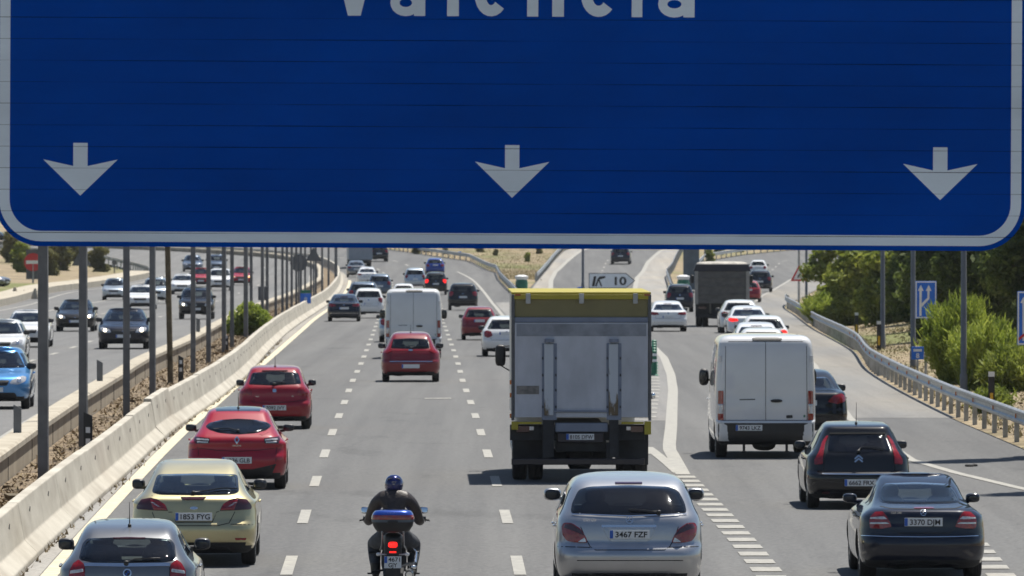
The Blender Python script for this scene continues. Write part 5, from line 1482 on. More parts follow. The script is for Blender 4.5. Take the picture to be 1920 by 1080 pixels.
# dark blue coupe at the right
k, cx, g = 462., 1003, 1123
q = lambda *p: Q(cx, g, k, p)
coupe = make_car(dict(wc=[(0.92, 0.82), (1.0, 0.7), (1.05, 0.645), (1.12, 0.61), (1.25, 0.56), (1.34, 0.51), (1.39, 0.44), (1.41, 0.34)], vs=0.039, L=4.64, W=1.72, bz=.97, paint=M['navy'], doors=2, seatm=M['cream'], wr=.325, wy=(.98, 3.75), ww=.235, rows=rescale(SEDAN, 1.41,
    [(.19,.25),(.28,.08),(.42,.01),(.55,0),(.60,.02),(.68,.05),(.80,.06),(.92,.08),(.985,.13),(1.02,.35),(1.06,.72),(1.12,.95),(1.2,1.2),(1.28,1.5),(1.34,1.75),(1.38,2.05),(1.41,2.4)]),
    rad=(.34,.40,.4,.55,.09,.12),
    rw=q((742,612),(760,530),(790,497),(1000,490),(1200,500),(1235,535),(1262,612),(1200,622),(1000,628),(800,624)), q0=.9,
    lens=[q((1200,772),(1210,745),(1235,700),(1255,674),(1300,676),(1335,705),(1342,745),(1335,783),(1260,784))], lr=.02,
    inner=[(q((1228,722),(1250,706),(1335,712),(1335,722),(1255,724)), M['lens_clear']), (q((1212,752),(1230,742),(1336,742),(1336,754)), M['lens_clear'])],
    hbl=(q((945,650),(1075,650),(1075,658),(945,658)), M['lens_red']),
    rear_trim=[(q((885,708),(1132,708),(1128,770),(890,770)), M['plastic'], 'plate_recess')],
    chrome=[(q((618,826),(800,834),(1003,836),(1200,834),(1350,828)), .012)],
    seams=[q((740,640),(800,655),(1003,660),(1210,655),(1262,640)), q((815,780),(850,810),(1160,810),(1205,780))],
    plz=(g-741)/k, reg='3370 DJM', badge=('star', (g-683)/k, .038), words=[('CLK 240', -.37, (g-690)/k, .028)], valance=.27, exhaust=(-.36,),
    mr=(.10,.07,.065), mz=1.03, blackmirror=False))
put(coupe, 1732, dist(1092.7), 'dark blue coupe with plate 3370 DJM and cream headrests, nearest at the right', G_RAMP)
# black hatchback with tall corner lamps
k, cx, g = 386., 582, 660
q = lambda *p: Q(cx, g, k, p)
c4 = make_car(dict(wc=[(0.85, 0.835), (0.95, 0.745), (1.05, 0.69), (1.2, 0.62), (1.3, 0.57), (1.37, 0.52), (1.4, 0.46), (1.42, 0.38)], vs=0.031, L=4.27, W=1.70, bz=.93, paint=M['black'], glass=M['glass_dark'], wr=.32, rows=rescale(HATCH, 1.40,
    [(.19,.2),(.28,.06),(.42,.01),(.55,0),(.585,.02),(.62,.10),(.75,.13),(.90,.18),(1.0,.28),(1.12,.42),(1.22,.54),(1.28,.57),(1.34,.62),(1.38,.85),(1.40,1.4)]),
    rw=q((378,294),(400,188),(585,180),(762,188),(795,294),(585,300)),
    lens=[q((810,372),(808,325),(790,240),(765,188),(775,186),(800,215),(830,290),(862,345),(862,376))], lr=.012,
    hbl=(q((400,172),(762,172),(762,180),(400,180)), M['seam']), chrome=[(q((348,433),(585,438),(815,436)), .014)],
    seams=[q((370,300),(355,425),(360,440)), q((798,300),(815,425),(810,440)), q((350,445),(815,448))],
    rear_trim=[(q((345,545),(398,545),(395,558),(350,558)), M['lens_dark'], 'reflector')],
    plz=(g-489)/k, reg='6662 FRX', badge=('chevrons', (g-325)/k, .066), wiper=q((580,296),(600,268),(680,270),(740,282)), valance=.30, antenna=(0,1.0,.36), mr=(.095,.07,.07), plx=.02, handlem=M['plastic']))
put(c4, 1611, dist(955.6), 'black hatchback with tall thin red corner lamps, double chevron badge and roof aerial', G_RAMP)
# grey hatchback at the lower left
k, cx, g = 489., 497, 1474
q = lambda *p: Q(cx, g, k, p)
bmw = make_car(dict(wc=[(0.88, 0.83), (0.98, 0.735), (1.05, 0.69), (1.2, 0.615), (1.3, 0.57), (1.36, 0.52), (1.39, 0.45), (1.4, 0.37)], vs=0.046, L=4.24, W=1.69, bz=.98, paint=M['grey'], glass=M['glass'], wr=.325, rows=rescale(HATCH, 1.40,
    [(.19,.2),(.28,.06),(.42,.01),(.55,0),(.62,.03),(.68,.08),(.80,.10),(.93,.14),(1.0,.20),(1.10,.36),(1.20,.52),(1.27,.64),(1.33,.80),(1.37,1.05),(1.40,1.5)]),
    rw=q((205,985),(225,890),(250,862),(497,852),(745,864),(772,895),(790,990),(700,1002),(300,1004)),
    lens=[q((748,1085),(750,1015),(785,985),(815,1005),(842,1050),(845,1110),(820,1135),(755,1130))], lr=.02,
    inner=[(q((755,1060),(758,1040),(835,1052),(838,1072)), M['lens_clear'])], chrome=[(q((240,1016),(497,1019),(748,1016)), .040)],
    hbl=(q((400,858),(600,858),(598,864),(402,864)), M['lens_dark']),
    seams=[q((243,1030),(243,1140),(748,1140),(748,1030)), q((240,1150),(755,1150))], plz=.68, reg='4820 DSW', badge=('roundel', (g-1066)/k, .045),
    wiper=q((490,1010),(540,990),(690,987)), antenna=(0,.95,.30), mr=(.10,.07,.075), mz=1.06, handlem=M['grey']))
put(bmw, 238, dist(1204), 'dark grey hatchback with a bright strip under its rear window, cut by the lower edge', G_OWN)
# red coupe with dark glass roof
k, cx, g = 339.8, 1160, 568
q = lambda *p: Q(cx, g, k, p)
def glass_roof(root, bvh, sh):
    mb = MB(); rows = []
    for i in range(9):
        y = 1.02 + i*.12; rows.append([])
        for j in range(9):
            x = (-.50 + j*.125); h = bvh.ray_cast(Vector((x, y, 4)), Vector((0,0,-1)))[0]; rows[-1].append(h + Vector((0,0,.004)))
    mb.add([p for r in rows for p in r], [(i*9+j, i*9+j+1, (i+1)*9+j+1, (i+1)*9+j) for i in range(8) for j in range(8)]); mb.build('glass_roof', M['navy'], root, smooth=60)
megane = make_car(dict(wc=[(0.85, 0.82), (0.95, 0.74), (1.1, 0.645), (1.25, 0.575), (1.33, 0.54), (1.38, 0.48), (1.405, 0.4), (1.41, 0.34)], vs=0.029, L=4.3, W=1.74, bz=.96, paint=M['red'], doors=2, glass=M['glass_dark'], wr=.33, rows=rescale(HATCH, 1.41,
    [(.19,.2),(.28,.06),(.40,.01),(.50,0),(.58,.01),(.70,.08),(.80,.07),(.90,.10),(.97,.20),(1.05,.38),(1.15,.62),(1.23,.80),(1.29,.85),(1.34,.95),(1.38,1.15),(1.41,1.6)]),
    rw=q((968,190),(990,168),(1060,150),(1160,143),(1270,149),(1340,166),(1364,186),(1335,212),(1270,230),(1160,238),(1050,228),(990,208)),
    lens=[q((1318,262),(1410,250),(1418,270),(1405,292),(1325,292))], lensm=M['lens_dark'], lr=.012,
    inner=[(q((1326,268),(1400,262),(1402,272),(1326,276)), M['lens_clear']), (q((1330,281),(1398,279),(1396,287),(1332,288)), M['lens_clear'])],
    seams=[q((905,300),(930,318),(1040,332),(1160,338),(1280,332),(1395,318),(1415,298)), q((875,330),(930,322),(932,400)), q((1450,330),(1395,322),(1392,400))],
    rear_trim=[(q((945,410),(1040,444),(1290,444),(1400,410),(1370,480),(1290,508),(1030,508),(960,480)), M['plastic'], 'rear_diffuser'), (q((1290,234),(1340,214),(1352,222),(1310,244)), M['red'], 'haunch')],
    plz=(g-391)/k, reg='6236 GLB', badge=('diamond', (g-271)/k, .048), words=[('MEGANE', 0, (g-309)/k, .028)], wiper=q((1165,222),(1110,208),(1020,212)), valance=.25, antenna=(0,1.35,.28),
    mr=(.10,.07,.065), mz=1.02, extra=[glass_roof], exhaust=()))
put(megane, 444, dist(918.8), 'red coupe with a dark glass roof and plate 6236 GLB, behind the pale gold fastback', G_OWN)
# smaller red hatchback
k, cx, g = 649.5, 890, 1045
q = lambda *p: Q(cx, g, k, p)
ibiza = make_car(dict(wc=[(0.85, 0.79), (0.95, 0.705), (1.05, 0.65), (1.2, 0.6), (1.3, 0.565), (1.36, 0.52), (1.39, 0.45), (1.4, 0.37)], vs=0.022, L=4.05, W=1.62, bz=.97, paint=M['deepred'], wr=.305, rows=rescale(HATCH, 1.40,
    [(.19,.2),(.28,.06),(.40,.01),(.50,0),(.60,.02),(.66,.08),(.80,.09),(.93,.13),(1.0,.2),(1.12,.36),(1.24,.54),(1.30,.60),(1.35,.72),(1.38,.95),(1.40,1.4)]),
    rw=q((515,395),(560,225),(885,205),(1225,222),(1278,388),(885,408)),
    lens=[q((1212,545),(1220,460),(1260,430),(1350,436),(1368,500),(1360,548))], lr=.02, inner=[(q((1225,522),(1330,512),(1330,532),(1225,538)), M['lens_red']), (q((1250,455),(1310,452),(1310,480),(1250,485)), M['lens_red'])],
    seams=[q((540,620),(600,660),(885,668),(1180,640),(1400,600)), q((500,420),(560,440)), q((590,580),(600,650))], plz=(g-730)/k, reg='7092 JVY', badge=('square', (g-483)/k, .045),
    hbl=(q((700,192),(1080,190),(1080,202),(700,204)), M['lens_dark']), words=[('IBIZA', -.38, (g-575)/k, .025), ('TDI', .40, (g-575)/k, .025)], wiper=q((880,395),(960,378),(1040,375)), valance=.27, antenna=(0,1.0,.26), mr=(.09,.07,.07), mz=1.0))
put(ibiza, 514.5, dist(805.5), 'bright red hatchback with square badge, first ahead of the red coupe in the fast lane', G_OWN)
# dark red hatchback in the middle lane
k, cx, g = 245.8, 1428, 525
q = lambda *p: Q(cx, g, k, p)
clio = make_car(dict(wc=[(0.88, 0.84), (1.0, 0.72), (1.1, 0.67), (1.28, 0.59), (1.38, 0.54), (1.44, 0.46), (1.46, 0.38)], vs=0.0167, L=4.1, W=1.71, bz=.98, paint=M['maroon'], wr=.31, rows=rescale(HATCH, 1.46),
    rw=q((1285,280),(1300,214),(1428,208),(1552,214),(1566,280),(1428,284)),
    lens=[q((1556,302),(1570,282),(1556,225),(1566,222),(1590,270),(1612,312),(1600,322))], lr=.012,
    rear_trim=[(q((1300,290),(1556,290),(1556,298),(1300,298)), M['red'], 'tailgate_edge')], chrome=[(q((1278,376),(1585,376)), .022)],
    seams=[q((1290,300),(1280,385),(1585,385),(1570,300))], plz=(g-410)/k, reg='', badge=('oval', (g-294)/k, .05), wiper=q((1428,280),(1480,270),(1540,275)), antenna=(0,1.0,.25), valance=.3))
put(clio, 770, dist(716.7), 'dark red hatchback with a chrome strip above its plate, behind the middle white van', G_OWN)
# dark saloon half hidden by the van
bmw5 = make_car(dict(L=4.85, W=1.84, bz=.98, paint=M['black'], wr=.34, wy=(.98, 3.95), rows=rescale(SEDAN, 1.46),
    lens=[[(.48,.80),(.60,.93),(.80,.98),(.88,.90),(.86,.80),(.70,.75)]], rear_trim=[([(.45,.36),(.75,.37),(.75,.41),(.45,.40)], M['lens_red'], 'reflector')], plz=.78, reg='4193 HKT', badge=('roundel', .92, .04), wiper=None))
put(bmw5, 1509, 187, 'black saloon half hidden by the white high roof van on its right side', G_RAMP)

# ------------------------------------------------------------------ white panel vans
VAN = [(.27,.90,.16,.30),(.34,.95,.05,.12),(.50,.985,.0,.02),(.70,.99,.0,0),(.735,1.0,.03,.02),(.76,1.0,.07,.05),(.95,1.0,.07,.25),(1.1,1.0,.075,.55),(1.2,1.0,.08,.85),(1.4,.995,.085,1.02),
       (1.8,.975,.10,1.38),(2.1,.95,.12,1.65),(2.25,.93,.15,1.85),(2.32,.90,.19,2.05),(2.38,.84,.27,2.35),(2.41,.75,.45,2.7),(2.42,.6,.8,3.1)]
def make_van(H, W, hero=True, reg='', lensm=None):
    rows = rescale(VAN, H); k, cx, g = 323., 528, 1012
    q = lambda *p: [(x*W/1.98, z*H/2.42) for x, z in Q(cx, g, k, p)]
    def ex(root, bvh, sh):
        for s in (-1, 1):    # rear door leaves as raised pressings
            mb = MB(); x0, x1 = .045, .76
            ring_patch(mb, bvh, 'rear', [(s*x0*W/1.98, 1.29*H/2.42), (s*x0*W/1.98, 2.10*H/2.42), (s*.66*W/1.98, 2.10*H/2.42), (s*.74*W/1.98, 2.0*H/2.42), (s*.76*W/1.98, 1.4*H/2.42), (s*.62*W/1.98, 1.27*H/2.42)], -.004, .012, r=.06, sub=.12)
            mb.build('door_panel', M['white_warm'], root, smooth=50)
            for z in (.95, 1.95):
                h, nn = cast(bvh, 'rear', s*.905*W/2, z); mb = MB(); mb.box(tuple(h+nn*.02), (.05,.04,.12)); mb.build('door_hinge', M['white_warm'], root)
        mb = MB(); h, nn = cast(bvh, 'rear', 0, .5); ring_patch(mb, bvh, 'rear', [(-.97*W/2,.29),(.97*W/2,.29),(.97*W/2,.70*H/2.42),(-.97*W/2,.70*H/2.42)], .008, .014, r=.05, sub=.1); mb.build('rear_bumper', M['plastic'], root, smooth=50)
        mb = MB(); mb.box((0,1.4,.30),(.16,2.4,.12)); mb.blob((0,.9,.30),(.24,.25,.17)); mb.tube([(-.7,.9,.32),(.7,.9,.32)], .05, 8); mb.build('rear_axle', M['dark'], root, smooth=50)
        for s in (-1, 1):
            mb = MB(); mb.box((s*.42,.25,.22),(.05,.04,.18)); mb.box((s*.42,.22,.13),(.09,.06,.02)); mb.build('towing_bracket', M['plastic'], root)
        h, nn = cast(bvh, 'rear', .2, 1.13); mb = MB(); mb.blob((.21, h.y-.02, 1.13*H/2.42), (.115,.03,.032), 2.6); mb.build('door_handle', M['plastic'], root, smooth=50)
    sp = dict(name='panel_van', L=5.5, W=W, bz=1.2, van=True, floor=.85, paint=M['white_warm'], rows=rows, rad=(.14,.16,.34,.6,.02,.14), wr=.345, wy=(1.0, 4.35), ww=.23,
        lens=[q((797,580),(830,580),(833,772),(797,772))], lensm=lensm or M['lens_red'], lr=.02,
        inner=[(q((800,665),(830,665),(831,730),(800,730)), M['lens_clear'])],
        hbl=(q((440,252),(470,248),(600,248),(636,254),(630,268),(446,268)), M['plastic']),
        rear_trim=[(q((470,249),(590,249),(588,259),(474,259)), M['lens_red'], 'brake_lamp'), (q((360,636),(462,634),(462,641),(360,643)), M['sign_back'], 'model_script'),
                   (q((796,782),(826,782),(822,806),(796,810)), M['white_warm'], 'bumper_step'), (q((230,782),(262,782),(262,810),(232,806)), M['white_warm'], 'bumper_step'),
                   (q((658,738),(700,736),(702,756),(660,758)), M['ink'], 'maker_badge'), (q((770,736),(782,736),(782,752),(770,752)), M['green'], 'fuel_badge')],
        seams=[[(0,.74*H/2.42),(0,2.28*H/2.42)], q((272,300),(268,770)), q((790,300),(793,770)), q((290,272),(768,272)), q((240,771),(815,771))],
        plz=(g-817)/k, plx=-.33, reg=reg, valance=.35, exhaust=(), mr=(.10,.09,.17), mz=1.52, my=4.05, mglass=False, hbl2=None, extra=[ex], headlight=[(.55,.85),(.75,.86),(.90,.95),(.88,1.08),(.66,.98)], grille=(.36,.5), doors=2)
    return make_car(sp)
van = make_van(2.42, 1.96, reg='9743 LKZ')
put(van, 1436, dist(859.9), 'white high roof panel van with plain rear doors, black bumper and plate 9743 LKZ', G_RAMP, 'van')
van2 = make_van(2.44, 1.98, reg='')
put(van2, 775, 307, 'white high roof panel van in the middle lane ahead of the dark red hatchback', G_OWN, 'van')

# ------------------------------------------------------------------ the box truck
def box_truck():
    kx, cx, g = 297.4, 546, 1095
    X = lambda v: (v-cx)/kx
    Z = lambda v: (g-v)/kx
    root = empty('box_truck'); root['_L'] = 8.2
    wht = surf('scuffed_white_panel', (.47,.50,.57), .55, col2=(.32,.34,.39), scale=1.6, detail=10, stretch=(1,1,.5))
    yel = surf('dull_yellow_paint', (.34,.285,.02), .5, var=.12, scale=2); yel2 = surf('tan_yellow_panel', (.17,.15,.065), .6, var=.12, scale=2)
    blu = surf('grey_blue_steel', (.16,.19,.26), .5, .2, .15, 2); und = surf('truck_underside', (.02,.022,.026), .8, var=.4, scale=5)
    side = surf('truck_side_panel', (.58,.58,.55), .5, var=.06, scale=1)
    W2, zt, zb = 1.255, Z(76), Z(748); Ln = 6.0
    def B(name, x0, x1, z0, z1, y0, y1, mt, bev=.006, par=root):
        mb = MB(); mb.box(((x0+x1)/2, (y0+y1)/2, (z0+z1)/2), (x1-x0, y1-y0, z1-z0)); o = mb.build(name, mt, par)
        if bev: b = o.modifiers.new('edge','BEVEL'); b.width = bev; b.segments = 2; b.limit_method = 'ANGLE'
        return o
    B('cargo_box', -W2+.03, W2-.03, zb, zt-.03, .06, Ln, side, .01)
    B('roof_edge', -W2, W2, zt-.045, zt, .03, Ln+.02, yel, .012)
    B('roof_bar', -W2+.04, W2-.04, Z(115), zt-.047, .0, .06, yel)
    B('corner_post', W2-.05, W2+.003, zb-.05, zt-.047, -.005, .10, M['sign_back']); B('corner_post', -W2-.003, -W2+.05, zb-.05, zt-.047, -.005, .10, M['sign_back'])
    B('upper_panel', -W2+.06, W2-.06, Z(210), Z(117), .03, .06, yel2)
    B('rear_beam', -W2+.055, W2-.055, Z(238), Z(211), .0, .055, blu)
    lift = B('tail_lift', -W2+.058, W2-.058, Z(746), Z(240), -.03, .045, wht)
    B('panel_stripe', -W2+.09, W2-.09, Z(312), Z(246), -.034, -.0305, surf('scuffed_upper_band', (.20,.22,.26), .6, var=.3, scale=3, detail=9), .0, lift)
    sp_ = surf('rust_streaked_panel', (.40,.44,.50), .5, col2=(.10,.07,.035), scale=2.2, stretch=(1.5,1,.5), detail=8)
    nt = sp_.node_tree; cr = [n for n in nt.nodes if n.type == 'VALTORGB'][0]; cr.color_ramp.elements[0].position = .42; cr.color_ramp.elements[1].position = .47
    for a, b_ in ((335,415),(680,760)):
        B('lift_channel', X(a), X(b_), Z(760), Z(350), -.042, -.031, blu, .004, lift)
        B('lift_column', X(a+12), X(b_-18), Z(735), Z(352), -.085, -.043, sp_, .012, lift)
        mb = MB(); mb.lathe([(0,.085),(.06,.085),(.06,0)], (X((a+b_)/2), -.06, Z(345)), 'Z', 20); mb.build('roller', blu, lift, smooth=40)
        for zz in (430,520,600,690):
            for s in (a+4, b_-5): B('bolt', X(s)-.012, X(s)+.012, Z(zz)-.02, Z(zz)+.02, -.055, -.041, und, 0, lift)
    B('notice_plate', X(200), X(320), Z(622), Z(577), -.037, -.0305, surf('faded_notice', (.20,.19,.18), .6, col2=(.10,.10,.10), scale=14), 0, lift)
    B('cross_bar', X(400), X(690), Z(718), Z(708), -.075, -.035, blu, .004, lift)
    B('lower_panel', X(412), X(682), Z(745), Z(722), -.045, -.031, wht, .003, lift)
    for x in (262, 547, 835):
        B('hinge', X(x-13), X(x+13), Z(138), Z(84), -.025, .0, M['steel'], .004)
    for x in (207, 897): B('marker_lamp', X(x-15), X(x+15), Z(96), Z(87), -.02, .0, M['lens_red'], .003)
    for s in (-1, 1):
        B('yellow_corner', min(s*(W2-.12), s*(W2+.0)), max(s*(W2-.12), s*(W2+.0)), Z(812 if s < 0 else 838), Z(768), -.004, .12, yel)
    B('yellow_sill', X(205), X(335), Z(782), Z(770), -.02, .05, yel); B('yellow_sill', X(760), X(880), Z(782), Z(770), -.02, .05, yel)
    # chassis, lamps, plate
    B('chassis', -.45, .45, .55, 1.0, .15, 7.5, und, .02); B('rear_crossmember', X(165), X(885), Z(870), Z(786), .12, .3, und)
    for a, b_, c_ in ((200,268,292),(878,810,786)):
        x0, x1 = sorted((X(a), X(b_))); o = B('tail_light', x0, x1, Z(825), Z(792), .0, .12, M['lens_dark'], .006)
        x0, x1 = sorted((X(b_), X(c_))); B('reversing_lens', x0+.002, x1, Z(815), Z(795), .002, .12, M['lens_clear'], .004, o)
    B('lift_bracket', X(340), X(400), Z(960), Z(735), -.03, .15, und); B('lift_bracket', X(695), X(745), Z(960), Z(735), -.03, .15, und)
    B('lift_motor', X(405), X(690), Z(825), Z(775), .02, .5, blu, .02); B('lift_beam', X(420), X(665), Z(880), Z(830), .0, .2, M['navy'], .01)
    p = B('number_plate', X(465), X(614), Z(866), Z(834), -.02, -.001, M['plate'], 0)
    B('country_band', X(465), X(479), Z(865), Z(835), -.024, -.0205, M['plate_blue'], 0, p)
    t = text_mesh('8105 DFW', M['ink'], .072, .018); o = link('registration', t, p); o.location = (X(547), -.0235, Z(861)); o.scale.x = .42/t['w']
    B('underrun_bar', X(172), X(885), Z(1000), Z(966), -.02, .08, M['navy'], .015)
    for x in (355, 695): B('bar_stay', X(x-16), X(x+16), Z(985), Z(880), .0, .1, und)
    for s in (-1, 1):
        B('mudguard', min(s*.62, s*1.22), max(s*.62, s*1.22), .42, .92, .55, .6, und); B('splash_apron', min(s*.62, s*1.22), max(s*.62, s*1.22), .3, .95, .62, .64, M['plastic'])
        for x in (.80, 1.09):
            tm, rm = wheel_meshes(.44, .27); e = empty('wheel', (s*x, 1.75, .44)); e.parent = root; link('tyre', tm, e); link('rim', rm, e)
            if s < 0: e.rotation_euler = (0,0,PI)
        tm, rm = wheel_meshes(.44, .27); e = empty('wheel', (s*1.0, 6.9, .44)); e.parent = root; link('tyre', tm, e); link('rim', rm, e)
        B('side_guard', min(s*1.18, s*1.22), max(s*1.18, s*1.22), .5, .6, 2.6, 5.6, M['steel'])
    mb = MB(); mb.lathe([(-.6,.10),(-.25,.13),(-.18,.27),(.18,.27),(.25,.13),(.6,.10)], (0,1.75,.46), 'X', 20); mb.build('rear_axle', und, root, smooth=40)
    # cab and its mirrors
    cab = MB(); pr = [(6.15,.6),(6.15,2.75),(6.35,2.85),(7.5,2.8),(8.0,2.1),(8.15,1.2),(8.15,.5),(7.4,.5)]
    cab.extrude([(-1.12, y, z) for y, z in pr], (2.24, 0, 0)); o = cab.build('cab', side, root); b = o.modifiers.new('edge','BEVEL'); b.width = .06; b.segments = 3
    B('cab_window', -1.127, 1.127, 1.75, 2.45, 6.6, 7.5, M['frit'], 0)
    for s in (-1, 1):
        mb = MB(); mb.blob((s*1.38, 7.3, Z(455)), (.10,.08,.20), 4); mb.tube([(s*1.1,7.4,Z(400)),(s*1.38,7.3,Z(405)),(s*1.38,7.3,Z(510)),(s*1.1,7.4,Z(560))], .014, 6); mb.build('side_mirror', M['plastic'], root, smooth=50)
    mb = MB(); mb.blob((W2+.03, .1, Z(632)), (.05,.05,.06)); mb.build('box_latch', M['chrome'], root, smooth=50)
    for z in (560, 630, 740): B('side_lamp', -W2-.03, -W2+.0, Z(z)-.04, Z(z)+.04, .3, .4, M['lens_amber'], .004)
    return root
bt = box_truck()
put(bt, 1090, dist(905), 'white and yellow box truck with a folded tail lift and plate 8105 DFW', G_OWN, 'truck')

# ------------------------------------------------------------------ the dump truck
def dump_truck():
    root = empty('dump_truck'); root['_L'] = 8.0
    gr = surf('dusty_tipper_steel', (.115,.112,.108), .75, .2, .25, 3, stretch=(1,1,2)); dk = surf('tipper_dark', (.02,.021,.024), .8, var=.3); pale = surf('dusty_side', (.30,.29,.27), .7, var=.2, scale=2)
    tarp = surf('dark_tarpaulin', (.02,.022,.035), .7, var=.3, scale=2); dust = surf('pale_load', (.42,.40,.36), .95, var=.3, scale=3, bump=.8, bscale=9)
    def B(name, x0, x1, z0, z1, y0, y1, mt, bev=.01, par=root):
        mb = MB(); mb.box(((x0+x1)/2, (y0+y1)/2, (z0+z1)/2), (x1-x0, y1-y0, z1-z0)); o = mb.build(name, mt, par); b = o.modifiers.new('e','BEVEL'); b.width = bev; return o
    B('tipper_body', -1.26, 1.26, 1.15, 2.7, .06, 5.4, gr, .02); tg = B('tailgate', -1.12, 1.12, 1.10, 2.62, .0, .07, gr, .01)
    for z in (1.5, 1.9, 2.3): B('rib', -1.1, 1.1, z-.04, z+.04, -.04, .0, gr, .01, tg)
    for s in (-1, 1):
        B('corner_post', min(s*1.12, s*1.28), max(s*1.12, s*1.28), 1.05, 2.72, -.03, .12, pale); B('tail_light', min(s*.75, s*1.1), max(s*.75, s*1.1), .85, .96, .1, .2, M['lens_dark'])
    mb = MB(); mb.extrude([(-1.36,-.05,2.60),(1.36,-.05,2.60),(1.22,-.05,2.95),(-1.22,-.05,2.95)], (0,5.4,0)); mb.build('tarpaulin', tarp, root).modifiers.new('e','BEVEL').width = .03
    mb = MB(); mb.blob((0,2.6,2.93),(1.2,2.6,.13),3.5,24,10); mb.build('load', dust, root, smooth=60)
    B('chassis', -.5, .5, .6, 1.1, .3, 7.6, dk); B('underrun_bar', -1.15, 1.15, .45, .58, .1, .2, dk)
    for s in (-1, 1):
        B('mudguard', min(s*.6, s*1.25), max(s*.6, s*1.25), .45, 1.1, .55, .6, dk)
        for y in (1.3, 2.7):
            for x in (.78, 1.09):
                tm, rm = wheel_meshes(.50, .28); e = empty('wheel', (s*x, y, .50)); e.parent = root; link('tyre', tm, e); link('rim', rm, e)
                if s < 0: e.rotation_euler = (0,0,PI)
        tm, rm = wheel_meshes(.50, .28); e = empty('wheel', (s*1.05, 6.8, .5)); e.parent = root; link('tyre', tm, e); link('rim', rm, e)
        mb = MB(); mb.blob((s*1.40, 7.2, 2.2), (.09,.08,.2), 4); mb.build('side_mirror', M['plastic'], root, smooth=50)
    mb = MB(); mb.extrude([(-1.2, y, z) for y, z in [(5.7,.6),(5.7,2.7),(6.0,2.85),(7.5,2.8),(7.95,2.0),(8.0,.5)]], (2.4,0,0)); mb.build('cab', pale, root).modifiers.new('e','BEVEL').width = .05
    mb = MB(); mb.tube([(0,1.3,.5),(.01,1.3,.5)], .2, 10); mb.lathe([(-.9,.09),(-.2,.14),(-.15,.24),(.15,.24),(.2,.14),(.9,.09)], (0,1.3,.5), 'X', 16); mb.build('rear_axle', dk, root, smooth=50)
    return root
dt = dump_truck(); dt.scale = (1.0, 1.0, 1.0)
put(dt, 1354, 413, 'grey dump truck with a dark tarpaulin edge and a pale heaped load', G_RAMP, 'truck', yaw=-.02)
# ------------------------------------------------------------------ motorcycle and rider
def skin_mesh(name, verts, edges, radii, root_i=0, sub=2):
    me = bpy.data.meshes.new(name); me.from_pydata(verts, edges, [])
    ob = link(name, me)
    ob.modifiers.new('skin', 'SKIN'); 
    sv = me.skin_vertices[0].data if me.skin_vertices else None
    if sv is None:
        bm = bmesh.new(); bm.from_mesh(me); bm.verts.layers.skin.verify(); bm.to_mesh(me); bm.free(); sv = me.skin_vertices[0].data
    for i, r in enumerate(radii):
        sv[i].radius = r if isinstance(r, tuple) else (r, r); sv[i].use_root = (i == root_i)
    s = ob.modifiers.new('sub', 'SUBSURF'); s.levels = sub; s.render_levels = sub
    dg = bpy.context.evaluated_depsgraph_get(); m2 = bpy.data.meshes.new_from_object(ob.evaluated_get(dg))
    bpy.data.objects.remove(ob); bpy.data.meshes.remove(me)
    return m2
M['leather'] = surf('brown_leather', (.032,.023,.021), .5, var=.45, scale=9, bump=1.0, bscale=9)
M['trousers'] = surf('dark_grey_trousers', (.055,.058,.066), .8, var=.3, scale=6, bump=.9, bscale=9)
M['glove'] = surf('black_glove', (.015,.015,.016), .6, var=.3)
M['boot'] = surf('black_boot', (.014,.014,.015), .45, var=.3)
M['helmet'] = paint('dark_blue_helmet', (.008,.014,.10), .3, .25)
